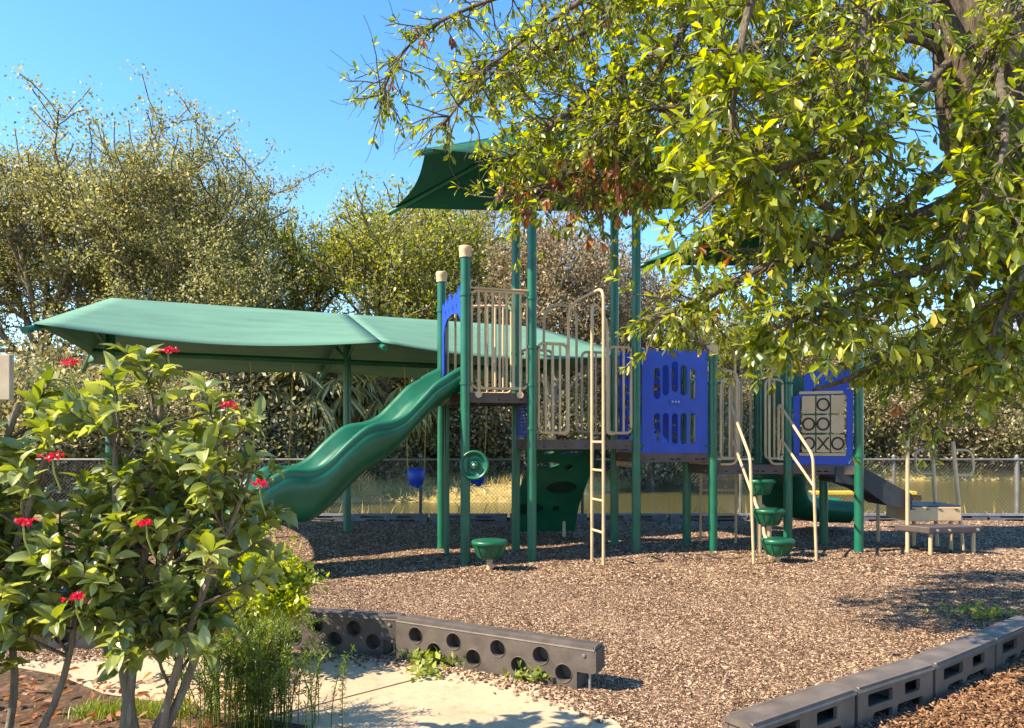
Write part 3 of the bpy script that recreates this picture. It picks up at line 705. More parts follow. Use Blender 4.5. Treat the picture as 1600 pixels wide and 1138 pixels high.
cn1, k1, k2 = hip([nl, nl+wv, fl+wv, fl], ROOF1, 5.86, M['cloth2'])
fl = Vector((2.09, 12.0, 0)); nl = Vector((2.84, 9.7, 0)); wv = Vector((2.95, 0, 0))
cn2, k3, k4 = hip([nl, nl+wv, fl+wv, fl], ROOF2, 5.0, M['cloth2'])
for ps, z in (((A2, A4, B2, B3), ROOF1+.2), ((D2, D3, E2, E3), ROOF2+.2)):
    pk = (k1+k2)/2 if z > 5 else (k3+k4)/2
    m = MB()
    for p in ps: m.tube([p+Vector((0, 0, z-.03)), Vector((pk.x, pk.y, pk.z-.1))], .03, 10)
    a_, b_, c_, d_ = ps
    for p, q in ((a_, b_), (b_, d_), (d_, c_), (c_, a_)): m.tube([p+Vector((0, 0, z-.05)), q+Vector((0, 0, z-.05))], .028, 10)
    m.build('roof_brace', M['green'], play)

# ------------------------------------------------------------------ lone stool pod
sp = G(765, 893)
stool = thing('stool', sp, 'low green round plastic stepping seat on a tan stem, left of tower foot', 'stool')
MB().tube([sp+Vector((0, 0, -.03)), sp+Vector((0, 0, .2))], .037, 14).build('stem', M['tan'], stool)
m = MB(); pod_mesh(m, sp, .375, .44); m.build('seat', M['slide'], stool)

# ------------------------------------------------------------------ swing set with shade canopy
W1, W2, W3 = Vector((-6.04, 11.07, 0)), Vector((-2.80, 12.5, 0)), Vector((.44, 13.93, 0))
dl = (W2-W1).normalized(); pn = Vector((dl.y, -dl.x, 0))
swing = thing('swing_frame', W2, 'long pale green shade canopy on green posts above the swings, at left', 'swing frame')
for p in (W1, W2, W3):
    m = MB().tube([p+Vector((0, 0, -.05)), p+Vector((0, 0, 3.62))], .066, 20); m.build('post', M['green'], swing)
MB().tube([W1-dl*.3+Vector((0, 0, 2.9)), W3+dl*.3+Vector((0, 0, 2.9))], .05, 16).build('swing_beam', M['green'], swing)
RZ, EZ, AR = 3.72, 2.95, 2.45
m = MB()
for p, ex in ((W1, -.6), (W2, 0), (W3, .6)):
    for sg in (1, -1):
        e = p+pn*sg*AR+dl*ex+Vector((0, 0, EZ-.06)); t_ = p+Vector((0, 0, 3.55)); d_ = (e-t_).normalized()
        m.tube([t_, e+d_*.16], .036, 12); m.tube([e+d_*.16, e+d_*.19], .044, 12)
        m.tube([p+Vector((0, 0, 2.95)), lerp(t_, e, .42)], .026, 8)
m.tube([W1+Vector((0, 0, 3.6)), W3+Vector((0, 0, 3.6))], .036, 12)
m.build('roof_arm', M['green'], swing)
m = MB()
def cpanel(e0, e1, t0, t1, n=18, k=8):
    vs = []
    for j in range(k+1):
        for i in range(n+1):
            s_, t_ = i/n, j/k; p = lerp(lerp(e0, e1, s_), lerp(t0, t1, s_), t_)
            L_ = (e1-e0).length; a_ = math.sin(math.pi*s_)*(1-t_)
            inn = (t0+t1)/2-(e0+e1)/2; inn.z = 0; inn.normalize()
            vs.append(p+inn*.34*a_*min(1, L_/3.5)+Vector((0, 0, -.10*a_*min(1, L_/3.5)-.05*math.sin(math.pi*t_)*math.sin(math.pi*s_))))
    m.add(vs, [(j*(n+1)+i, j*(n+1)+i+1, (j+1)*(n+1)+i+1, (j+1)*(n+1)+i) for j in range(k) for i in range(n)], True)
Zv = Vector((0, 0, 1))
for sg in (1, -1):
    e1, e2, e3 = W1+pn*sg*AR-dl*.6+Zv*EZ, W2+pn*sg*AR+Zv*EZ, W3+pn*sg*AR+dl*.6+Zv*EZ
    cpanel(e1, e2, W1+Zv*RZ, W2+Zv*RZ); cpanel(e2, e3, W2+Zv*RZ, W3+Zv*RZ)
for p, s_ in ((W1, -1), (W3, 1)):
    cpanel(p+pn*AR+dl*.6*s_+Zv*EZ, p-pn*AR+dl*.6*s_+Zv*EZ, p+Zv*RZ, p+Zv*RZ)
cv = m.build('canopy', M['cloth'], swing); cv.modifiers.new('thick', 'SOLIDIFY').thickness = .006
def bucket(t, bucket_=True, label='', col='blue'):
    p = W2+dl*t; z = .93 if bucket_ else .62
    r = thing('bucket_swing' if bucket_ else 'belt_swing', (p.x, p.y, z), label, 'swing', 'swings hanging under the long canopy')
    s_ = .15 if bucket_ else .24
    if bucket_:
        m = MB(); c = p+Vector((0, 0, z))
        m.lathe(c, [(.06, -.16), (.12, -.14), (.15, -.02), (.165, .14), (.15, .145), (.13, .0), (.10, -.11), (.05, -.13)], 20)
        m.box(c+Vector((0, -.13, .12)), (.10, .03, .1)); m.tube([c+pn*.06+Vector((0, 0, -.16)), c+pn*.1+Vector((0, 0, -.1))], .06, 10)
        m.build('seat', M['blue'], r)
    else:
        m = MB(); pts = [p+dl*x+Vector((0, 0, z-.1*(1-(x/.24)**2))) for x in np.linspace(-.24, .24, 9)]
        vs = []
        for q in pts:
            for a_, h_ in ((-.07, 0), (.07, 0), (.07, -.012), (-.07, -.012)): vs.append(q+pn*a_+Zv*h_)
        m.add(vs, [(i*4+j, i*4+(j+1) % 4, (i+1)*4+(j+1) % 4, (i+1)*4+j) for i in range(8) for j in range(4)]+[(0, 1, 2, 3), (32, 33, 34, 35)])
        m.build('seat', M['dark'], r)
    for sg in (-1, 1):
        m = MB(); a_ = p+dl*s_*sg+Vector((0, 0, z+(.1 if bucket_ else 0))); b_ = p+dl*s_*1.4*sg+Vector((0, 0, 2.87))
        k = int((b_-a_).length/.05)
        for i in range(k):
            u0, u1 = lerp(a_, b_, i/k), lerp(a_, b_, (i+1.15)/k); off = (dl if i % 2 else pn)*.008
            m.tube([u0+off, u1+off], .004, 4); m.tube([u0-off, u1-off], .004, 4)
        m.build('chain', M['chain'] , r)
    return r
bucket(1.21, True, 'blue bucket swing hanging clear between slide and tower post')
bucket(2.36, True, 'blue bucket swing partly hidden behind the green dish disc')
bucket(-1.22, False, 'dark belt swing on yellow chains behind the slide and flowering shrub')

# ------------------------------------------------------------------ chain link fence
FY = 14.62
fence = thing('chain_link_fence', (0, FY, 0), 'waist high chain link fence between playground and pond', 'fence')
m = MB(); x = -14.5
while x < 14.5:
    for sg in (1, -1):
        xa, xb = x, x+sg*1.12*.95
        m.tube([(xa, FY+.004*sg, .05), (xb, FY+.004*sg, 1.17)], .0024, 3, False)
    x += .0762
m.build('wire_mesh', M['fence'], fence)
MB().tube([(-14.5, FY, 1.19), (14.5, FY, 1.19)], .021, 10).build('top_rail', M['fence'], fence)
for x in (-14, -11, -8, -5, -1.82, 1.4, 4.55, 7.6, 10.05, 12.8):
    o = MB().tube([(x, FY+.03, -.1), (x, FY+.03, 1.24)], .03 if x < 10 else .045, 12).build('fence_post', M['fenceshade'] if x < 3 else M['fence'], fence)
    MB().lathe((x, FY+.03, 1.24), [(.036, 0), (.036, .02), (.02, .045), (0, .05)], 12).build('post_cap', M['fence'], o)

# ------------------------------------------------------------------ border timbers
def border_round(a, b, label, h_=.30, th=.13, holes=8, flip=False):
    """a -> b along the face towards the viewer"""
    d = b-a; d.z = 0; L = d.length
    r = thing('border_timber', a, label, 'edging', 'moulded border pieces with round recesses')
    T = Matrix.Translation(a) @ Matrix.Rotation(math.atan2(d.y, d.x), 4, 'Z')
    z0 = -.03
    cs = []
    for gi in range(2):
        for k in range(4):
            cs.append((L*(.10+.44*gi+.105*k)+.02, h_*.66 if k % 2 == 0 else h_*.36))
    hr = .056; m = MB()
    tab = .09
    outl = [(0, z0), (L-.14, z0)]+[(L-.14+.03*math.sin(R(t)), z0+.03-.03*math.cos(R(t))) for t in (30, 60, 90)]+[(L-.11, h_*.44), (L, h_*.44), (L+.02, h_*.48), (L+.02, h_-.03), (L, h_-.004), (L-.03, h_), (.03, h_), (0, h_-.01)]
    m.plate(outl, [ell(x, z, hr, hr, 28) for x, z in cs], T, .03)
    for x, z in cs:     # recess walls and floors
        ci = [(x+hr*math.cos(q), z+hr*math.sin(q)) for q in [2*math.pi*i/28 for i in range(28)]]
        vs = [T @ Vector((px, .012, pz)) for px, pz in ci]+[T @ Vector((x+(px-x)*.93, .075, z+(pz-z)*.93)) for px, pz in ci]
        m.add(vs, [(i, (i+1) % 28, (i+1) % 28+28, i+28) for i in range(28)]+[tuple(range(28, 56))], False)
        ri = [T @ Vector((x+(px-x)*q, oy, z+(pz-z)*q)) for q, oy in ((1.0, -.016), (1.05, -.02), (1.11, -.0152)) for px, pz in ci]
        m.add(ri, [(k*28+i, k*28+(i+1) % 28, (k+1)*28+(i+1) % 28, (k+1)*28+i) for k in (0, 1) for i in range(28)], True)
    m.plate(outl, [], T @ Matrix.Translation((0, th-.015, 0)), .03)
    # rounded top cap
    n = 8; k_ = 8; vs = []
    for i in range(2):
        X = 0 if i == 0 else L+.01
        for j in range(k_+1):
            q = math.pi*j/k_; vs.append(T @ Vector((X, -.015+th/2-.0*i-(th/2+.004)*math.cos(q), h_-.025+.03*math.sin(q))))
    m.add(vs, [(j, j+1, j+k_+2, j+k_+1) for j in range(k_)], True); m.add(vs[:k_+1], [tuple(range(k_+1))]); m.add(vs[k_+1:], [tuple(range(k_+1))])
    m.box(T @ Vector((.004, th/2-.015, h_*.46)), (.012, th-.03, h_*.8), math.atan2(d.y, d.x)); m.box(T @ Vector((L-.11, th/2-.015, h_*.2)), (.012, th-.03, h_*.4), math.atan2(d.y, d.x))
    m.box(T @ Vector((L+.012, th/2-.015, h_*.7)), (.012, th-.03, h_*.45), math.atan2(d.y, d.x))
    m.box(T @ Vector((L-.05, th/2-.015, h_*.455)), (.13, th-.03, .01), math.atan2(d.y, d.x))
    m.build('body', M['curb'], r)
    MB().tube([T @ Vector((L-.04, .03, -.06)), T @ Vector((L-.04, .03, h_*.46))], .009, 8).build('stake', M['steel'], r)
    MB().lathe(T @ Vector((L-.06, -.018, h_*.80)), [(.012, -.003), (.012, .003), (.007, .004), (0, .004)], 14, T.to_3x3() @ Vector((0, -1, 0))).build('badge', M['curb3'], r)
    return r
ja_ = G(621, 1030); jb_ = G(928, 1086); jc_ = Vector((-2.25, 5.72, 0)); jd_ = Vector((-3.7, 5.5, 0))
border_round(ja_, jb_, 'brown moulded edging with round recesses, slanting piece ending beside the open mulch')
border_round(jc_, ja_+Vector((-.0, .03, 0)), 'brown moulded edging with round recesses, piece partly behind lime green shrub')
border_round(jd_, jc_+Vector((-.02, .04, 0)), 'brown moulded edging with round recesses, piece hidden behind the flowering shrub')
def border_slot(a, b, label, mat, h_=.23, th=.14, group='edging pieces with rectangular openings', name='border_timber', slots=True):
    d = b-a; d.z = 0; L = d.length; r = thing(name, a, label, 'edging', group)
    T = Matrix.Translation(a) @ Matrix.Rotation(math.atan2(d.y, d.x), 4, 'Z'); m = MB(); z0 = -.05
    outl = [(.02, z0), (L-.02, z0), (L-.015, h_-.03), (L-.03, h_), (.03, h_), (.015, h_-.03)]
    hs = []
    if slots:
        hs = [rr(L*.14, h_*.46, L*.44, h_*.76, .012), rr(L*.60, h_*.46, L*.80, h_*.76, .012), rr(L*.20, .0, L*.44, h_*.28, .02), rr(L*.5, .0, L*.84, h_*.28, .02)]
    m.plate(outl, hs, T, .022)
    m.plate(outl, [], T @ Matrix.Translation((0, th, 0)), .02)
    for x in (.03, L*.52, L-.03): m.box(T @ Vector((x, th/2, h_*.45)), (.02, th-.02, h_*.85), math.atan2(d.y, d.x))
    m.box(T @ Vector((L/2, th/2, h_*.36)), (L-.06, th-.02, .012), math.atan2(d.y, d.x))
    k_ = 8; vs = []
    for X in (.004, L-.006):
        for j in range(k_+1):
            q = math.pi*j/k_; vs.append(T @ Vector((X, th/2-(th/2+.02)*math.cos(q), h_-.03+.035*math.sin(q)**.6)))
    m.add(vs, [(j, j+1, j+k_+2, j+k_+1) for j in range(k_)], True); m.add(vs[:k_+1], [tuple(range(k_+1))]); m.add(vs[k_+1:], [tuple(range(k_+1))])
    m.build('body', mat, r)
    m = MB(); m.tube([T @ Vector((-.005, th/2, z0)), T @ Vector((-.005, th/2, h_*.5))], .045, 12); m.build('connector', mat, r)
    return r
def TP(u, v, z=.235): Y = FX*(CH-z)/(v-HZ); return Vector(((u-800)/FX*Y, Y, 0))
rp = [TP(1168, 1131), TP(1335, 1074), TP(1457, 1036), TP(1553, 997), TP(1625, 966), TP(1700, 940)]
lb_ = ['near', '']
names = ['brown-grey edging piece with rectangular openings, nearest one cut by the photo bottom', 'brown-grey edging piece with rectangular openings, second from the bottom edge',
         'brown-grey edging piece with rectangular openings, third from the bottom edge', 'brown-grey edging piece with rectangular openings, at the right photo edge by the weeds']
for i in range(4):
    border_slot(rp[i], rp[i+1], names[i], M['curb2'])
fx = -7.8; i = 0
fl_ = ['dark grey low edging piece along the fence, behind the slide end', 'low grey edging piece along the fence, under the blue bucket swing']
fcount = 0
while fx < 9.6:
    Lb = 1.55
    uu = 800+FX*(fx+Lb/2)/14.3
    where = ('behind the slide' if uu < 480 else 'between slide and canopy post' if uu < 600 else 'below the blue bucket swing' if uu < 700 else 'just right of the dish disc' if uu < 800 else 'behind the climbing wall' if uu < 900 else
             'behind the tan ladder' if uu < 1010 else 'under the blue slotted panel' if uu < 1120 else 'behind the stepping pods' if uu < 1240 else 'beside the rear slide exit' if uu < 1350 else 'behind the ramp pole' if uu < 1440 else 'behind the black step' if uu < 1540 else 'near the right fence post')
    border_slot(Vector((fx, 14.28, 0)), Vector((fx+Lb-.03, 14.28+.02*math.sin(i), 0)), 'low grey edging piece at the fence foot, '+where, M['curb3'], h_=.14, group='low edging pieces along the fence')
    fx += Lb; i += 1
# bench behind the fence
bn = thing('bench', (6.3, 15.35, -.1), 'yellow plank bench on brown legs beyond the chain link fence', 'bench')
MB().box((7.1, 15.3, .48), (2.5, .28, .07)).build('seat', M['yellow'], bn, .01)
for x in (6.1, 8.35): MB().box((x, 15.3, .06), (.22, .2, .76)).build('leg', M['wood'], bn)
# tan panel at the left edge
tp_ = P(-22, 590, 6.5)
tb = thing('sign_board', (tp_.x, tp_.y, 0), 'plain tan rectangular board at the left photo edge below the canopy tip', 'board')
MB().box((tp_.x, tp_.y, tp_.z), (.46, .06, .40)).build('board', M['tanbox'], tb, .006)
MB().tube([(tp_.x-.1, tp_.y+.05, 0), (tp_.x-.1, tp_.y+.05, tp_.z+.15)], .03, 10).build('post', M['tan'], tb)

# ------------------------------------------------------------------ trees
def grow(r, p, d, L, rad, lev, mx, segs, tips, kids, spread, up=.12, ratio=.72):
    n = 5 if lev < 2 else 4
    pts = [np.array(p, float)]; dirs = []; q = np.array(d, float)
    for i in range(n):
        q = q+r.normal(size=3)*(.20 if lev else .10)+np.array([0, 0, up*(1 if lev else .3)]); q /= np.linalg.norm(q)
        pts.append(pts[-1]+q*L/n); dirs.append(q.copy())
    rs = [rad*(1-.45*i/n) for i in range(n+1)]
    segs.append((pts, rs, lev))
    if 2 <= lev < mx and mx == 4: tips.append((pts[n], dirs[-1])); tips.append((pts[n], dirs[-1])); tips.append((pts[n-1], dirs[-1])); tips.append((pts[n-1], dirs[-1]))
    if lev == mx:
        for i in range(1, n+1): tips.append((pts[i], dirs[i-1]))
        return
    k = kids[lev]
    for c in range(k):
        t = .35+.65*(c+.5*r.random())/k if lev else .55+.45*(c+.5)/k
        i = min(n-1, int(t*n)); f = t*n-i
        pos = pts[i]+(pts[min(i+1, n)]-pts[i])*f
        az = 2.4*c+r.random()*1.2
        a = dirs[i]; o = np.cross(a, [.3, .2, 1.0] if abs(a[2]) < .9 else [1, 0, 0]); o /= np.linalg.norm(o); o2 = np.cross(a, o)
        sp_ = spread[lev]*(.75+.5*r.random())
        nd = a*math.cos(sp_)+(o*math.cos(az)+o2*math.sin(az))*math.sin(sp_)
        grow(r, pos, nd, L*ratio*(.75+.5*r.random()), rs[i]*.62, lev+1, mx, segs, tips, kids, spread, up, ratio)
def tubes(segs, name, mat, parent, minr=.0):
    m = MB()
    for pts, rs, lev in segs:
        m.tube([Vector(p) for p in pts], [max(x, minr) for x in rs], 9 if lev == 0 else 6 if lev < 3 else 3, lev < 1)
    me = bpy.data.meshes.new(name); b = base_of(parent)
    me.from_pydata([(v[0]-b.x, v[1]-b.y, v[2]-b.z) for v in m.v], [], m.f); me.polygons.foreach_set('use_smooth', m.s); me.update()
    return put(name, me, mat, parent)
def crown(tips, r, per, rad, size, name, mat, parent, tmpl=L_SM, droop=.0, flat=.8):
    P0 = np.repeat(np.array([t[0] for t in tips]), per, 0); n = len(P0)
    g = r.normal(size=(n, 3))*rad*np.array([1, 1, flat]); pos = P0+g
    d = r.normal(size=(n, 3))+np.array([0, 0, -droop]); F = frames(d, r, 1.2)
    return scatter(name, *tmpl, pos, F, size*(.6+.8*r.random(n)), mat, parent)
def oak(seed, H, label, mat, per=60, kids=(6, 5, 4, 3), name='oak_tree', leaf=.13, rad=.28, wide=1.0, bare=False, group='trees behind the playground', th=.34, cat='tree', mr=.012, low=True):
    r = np.random.default_rng(seed); t = thing(name, (0, 0, 0), label, cat, group)
    segs, tips = [], []
    grow(r, (0, 0, -.2), (.05, .02, 1), H*.42, H*.022, 0, 4, segs, tips, kids, (.75*wide, .7, .7, .75), .10, .66)
    tubes(segs, 'trunk', M['bark'], t, mr)
    tips = tips[1::2]
    crown(tips, r, per, rad, leaf, 'crown', mat, t)
    return t
rnd = random.Random(3)
protoA = oak(11, 12.5, 'tall grey barked olive tree at the far left, highest crown in the photo', M['leaf_oak'], per=38, rad=.19, leaf=.10, mr=.02, wide=.95, kids=(8, 5, 4, 3))
protoB = oak(23, 10.5, '', M['leaf_yel'], per=26, rad=.18, mr=.02, wide=1.15, kids=(7, 5, 4, 3), leaf=.10)
protoC = oak(37, 9.5, '', M['leaf_dry'], per=22, rad=.18, mr=.02, wide=1.0, kids=(6, 5, 4, 3), leaf=.10)
def placeT(o, u, Y, sc, rz, label, first, sz=None):
    c = o if first else copy_tree(o)
    X = (u-800)/FX*Y; c.location = (X, Y, float(ground_z(np.array(X), np.array(Y)))); c.scale = (sc, sc, sc*(sz or 1)); c.rotation_euler = (0, 0, rz); c['label'] = label; return c
placeT(protoA, 70, 27, 1.18, .5, 'tall grey barked olive tree at the far left, highest crown in the photo', True)
placeT(protoA, 320, 29, 1.2, 2.1, 'spreading olive tree just right of the tallest one, above the pale canopy', False)
placeT(protoA, 215, 37, 1.3, 4.0, 'olive tree filling the gap between the two big left crowns', False)
placeT(protoA, -150, 29, 1.15, 5.2, 'olive tree mostly beyond the left photo edge', False)
placeT(protoB, 480, 34, 1.42, .8, 'yellow green tree behind the canopy ridge, left of the open branches', True)
placeT(protoB, 615, 33, 1.5, 2.9, 'yellow green tree with open twisting branches left of the capped posts', False)
placeT(protoB, 735, 36, 1.5, 4.4, 'yellow green tree showing beside the two capped posts', False)
placeT(protoC, 660, 40, 1.8, 1.0, 'thin brownish tree behind the twisting branches', True)
placeT(protoC, 870, 28, 1.25, 2.2, 'brownish sparse tree behind the tall green roof posts', False)
placeT(protoC, 1020, 33, 1.35, 3.3, 'brownish sparse tree behind the small dark canopy', False)
placeT(protoB, 1150, 41, 1.05, 5.5, 'yellowish tree behind the stepping pods across the pond', False)
placeT(protoC, 1290, 41, 1.1, .4, 'brownish tree behind the blue game panel across the pond', False)
placeT(protoB, 1430, 42, 1.0, 1.7, 'greenish tree across the pond behind the grab poles', False)
placeT(protoC, 1560, 41, 1.05, 2.6, 'sparse brownish tree across the pond at the right', False)
placeT(protoA, 1700, 44, .85, 1.1, 'olive tree across the pond at the right photo edge', False)
placeT(protoB, 940, 36, .95, 3.6, 'yellowish tree behind the ladder across the water', False)
# understorey bushes
def bush(seed, label, mat, H=3.2, per=32, leaf=.085):
    r = np.random.default_rng(seed); t = thing('understory_bush', (0, 0, 0), label, 'bush', 'bushes under the background trees')
    segs, tips = [], []
    for k in range(7):
        a = k*.9; grow(r, (.3*math.cos(a), .3*math.sin(a), -.1), (.55*math.cos(a), .55*math.sin(a), 1), H*.45, .045, 1, 3, segs, tips, (0, 5, 4, 3), (0, .7, .8, .8), .08, .75)
    tubes(segs, 'stem', M['bark'], t, .01); crown(tips[::2], r, per*3, .24, leaf, 'foliage', mat, t); return t
bA = bush(51, '', M['leaf_dark']); bB = bush(52, '', M['leaf_dry'], per=16); bC = bush(53, '', M['leaf_oak'], per=20)
spots = [(-120, 19, 1.3, bA), (10, 18.2, 1.3, bA), (120, 18.8, 1.35, bC), (240, 19.3, 1.25, bA), (345, 28, 1.9, bB), (450, 31, 2.0, bA), (545, 30, 1.8, bA), (610, 32, 1.9, bC), (690, 31, 1.8, bA), (760, 32, 1.8, bB), (60, 24, 1.9, bA), (200, 24, 1.9, bB), (330, 25, 2.0, bA), (820, 32, 1.8, bA), (880, 33, 1.8, bB), (940, 34, 1.8, bA), (1000, 34, 1.8, bA),
         (1060, 37, 1.9, bB), (1120, 40, 2.0, bA), (1180, 41, 2.0, bB), (1240, 40, 1.9, bA), (1300, 41.5, 2.0, bC), (1350, 40, 2.0, bB), (1400, 41, 1.9, bA), (1450, 41, 2.2, bB), (1500, 40, 2.0, bA), (1550, 41, 2.1, bB), (1600, 40, 2.1, bA), (1660, 41, 2.0, bC),
         (740, 35, 2.3, bA), (880, 38, 2.5, bA), (1100, 46, 2.9, bA), (1250, 47, 3.0, bA), (1400, 48, 3.0, bA), (1550, 48, 3.0, bC), (480, 31, 2.4, bA), (600, 35, 2.6, bA)]
seen = {}
for i, (u, Y, sc, pr) in enumerate(spots):
    kind = {id(bA): 'dark leafy bush', id(bB): 'dry brownish bush', id(bC): 'olive green bush'}[id(pr)]
    place = ('beyond the left edge of the photo' if u < 0 else 'behind the left end of the pale canopy' if u < 100 else 'behind the flowering shrub, under tall olive trees' if u < 260 else 'behind the flowering shrub top, below the canopy beam' if u < 400 else
             'behind the slide among the palms' if u < 560 else 'behind the bucket swings' if u < 700 else 'behind the tall capped post' if u < 790 else 'behind the climbing wall' if u < 900 else 'behind the ladder and tower middle' if u < 1010 else
             'across the pond behind the blue slotted panel' if u < 1130 else 'across the pond behind the stepping pods' if u < 1220 else 'across the pond behind the game panel' if u < 1330 else 'across the pond behind the ramp' if u < 1420 else 'across the pond behind the grab poles' if u < 1520 else 'across the pond at the right edge')
    row = 'back row ' if (Y > 44 or (u < 720 and Y > 23 and sc > 1.75) or sc > 2.25) else ''
    lab = f'{row}{kind} {place}'
    k = seen.get(lab, 0); seen[lab] = k+1
    if k: lab = f'{lab}, {["", "right hand", "farther right"][min(k, 2)]} one'
    f = pr.get('used') is None
    c = placeT(pr, u, Y, sc, rnd.random()*6.28, lab, f, 1.0)
    if f: pr['used'] = 1
for o in bpy.data.objects:
    if 'used' in o: del o['used']
# cabbage palms
def palm(seed, label):
    r = np.random.default_rng(seed); t = thing('palm_tree', (0, 0, 0), label, 'palm', 'cabbage palms beyond the fence')
    H = 2.6; MB().tube([(0, 0, -.2), (.05, .02, 1.2), (.02, 0, H)], [.17, .15, .16], 12).build('trunk', M['bark'], t)
    pos, dr, sc = [], [], []; st = MB()
    for k in range(34):
        az = k*2.39996; el = 1.15-2.0*(k/34)+r.normal()*.12
        d = np.array([math.cos(az)*math.cos(el), math.sin(az)*math.cos(el), math.sin(el)]); L = .85+.3*r.random()
        o_ = np.array([0, 0, H]); e = o_+d*L+np.array([0, 0, -.12]); st.tube([Vector(o_), Vector(o_+d*L*.5), Vector(e)], .012, 4, False)
        side = np.cross(d, [0, 0, 1.0]); side /= np.linalg.norm(side)+1e-6
        for j in range(26):
            a = -1.5+3.0*j/25; dd_ = d*math.cos(a)+side*math.sin(a)+np.array([0, 0, -.30-.25*abs(a)])+r.normal(size=3)*.06
            pos.append(e); dr.append(dd_); sc.append(((.75+.3*r.random()), .24, .5))
    st.build('stalk', M['palm'], t)
    scatter('fronds', [(0, 0, 0), (.45, .16, -.03), (.8, .1, -.18), (1, 0, -.42), (.8, -.1, -.18), (.45, -.16, -.03)], [(0, 1, 5), (1, 2, 4, 5), (2, 3, 4)], np.array(pos), frames(np.array(dr), r, .3), np.array(sc), M['palm'], t)
    return t
pp_ = palm(71, '')
for i, (u, Y, s_, l) in enumerate([(492, 26, 1.42, 'drooping fan palm seen above the slide, left of the green canopy post'), (600, 28, 1.45, 'fan palm seen above the slide, right of the green canopy post'), (425, 26.5, 1.25, 'fan palm behind the shrub top, left of the other palms'),
                                  (770, 31, 1.15, 'fan palm low behind the tall capped post'), (660, 30, 1.0, 'small fan palm directly behind the bucket swing'), (1385, 40, 1.2, 'fan palm across the pond left of the grab poles'), (1515, 39.5, 1.1, 'fan palm across the pond behind the right grab pole')]):
    placeT(pp_, u, Y, s_, i*1.3, l, i == 0)
# far wood so that no bare horizon shows
r = np.random.default_rng(91); n = 60000
X = (r.random(n)*2-1)*75; Y = 52+10*r.random(n)+(X < 0)*-8*np.clip(-X/30, 0, 1); Z = .2+(5.0+1.7*np.sin(X*.35)+1.1*np.sin(X*1.1+2))*r.random(n)**.8
o = scatter('far_wood', *L_SM, np.stack([X, Y, Z], 1), frames(r.normal(size=(n, 3)), r, 1.2), .55*(.6+.8*r.random(n)), M['leaf_dark'])
tag(o, 'distant mass of brownish woodland closing the view behind all trees', 'woodland', kind='stuff')
# dry grass on the far bank
n = 42000; X = r.random(n)*34-9; Y = 15.0+r.random(n)*27; far = 24.5+13*sst(0, 9, X); Z = ground_z(X, Y); ok = (Z > -.5) & ((Y > far-2) | (Y < 16.5) | (X < -5)); X, Y, Z = X[ok], Y[ok], Z[ok]; n = len(X)
blade = ([(0, -.04, 0), (0, .04, 0), (.6, .025, .0), (1, 0, -.12), (.6, -.025, 0)], [(0, 1, 2, 4), (4, 2, 3)])
d = r.normal(size=(n, 3))*.45+np.array([0, 0, 1.0])
o = scatter('bank_grass', *blade, np.stack([X, Y, Z], 1), frames(d, r, 2), .28*(.5+r.random(n)), M['grassdry'])
tag(o, 'dry yellow grass covering the pond banks beyond the fence', 'grass', kind='stuff')

# ------------------------------------------------------------------ overhanging tree at right
def whorls(tips, r, n_lo, n_hi, size, mat, name, parent, tmpl=L_MD, droop=.25, spread=.9):
    pos, dr, sc = [], [], []
    for p, d in tips:
        k = r.integers(n_lo, n_hi+1); d = np.array(d); a0 = r.random()*6.28
        o = np.cross(d, [.2, .1, 1.0]); o /= np.linalg.norm(o)+1e-9; o2 = np.cross(d, o); o2 /= np.linalg.norm(o2)+1e-9
        for j in range(k):
            a = a0+j*2.4; s_ = spread*(.55+.6*r.random())
            v = d*math.cos(s_)+(o*math.cos(a)+o2*math.sin(a))*math.sin(s_)+np.array([0, 0, -droop])
            pos.append(np.array(p)-d*.012*j*r.random()); dr.append(v+r.normal(size=3)*.12); sc.append(size*(.6+.7*r.random()))
    return scatter(name, *tmpl, np.array(pos), frames(np.array(dr), r, .5), np.array(sc), mat, parent, smooth=False)
ot = thing('shade_tree', (4.75, 5.3, 0), 'large leafy tree whose branches overhang the right side from the thick rough trunk', 'tree')
trunkm = MB().tube(smooth_path([(4.85, 5.35, -.2), (4.45, 5.3, 1.2), (3.92, 5.2, 2.7), (3.42, 5.2, 3.7), (3.25, 5.15, 4.5), (3.1, 5.0, 6.2)], 6), [lerp(.42, .24, i/30) for i in range(31)], 22)
r = np.random.default_rng(7)
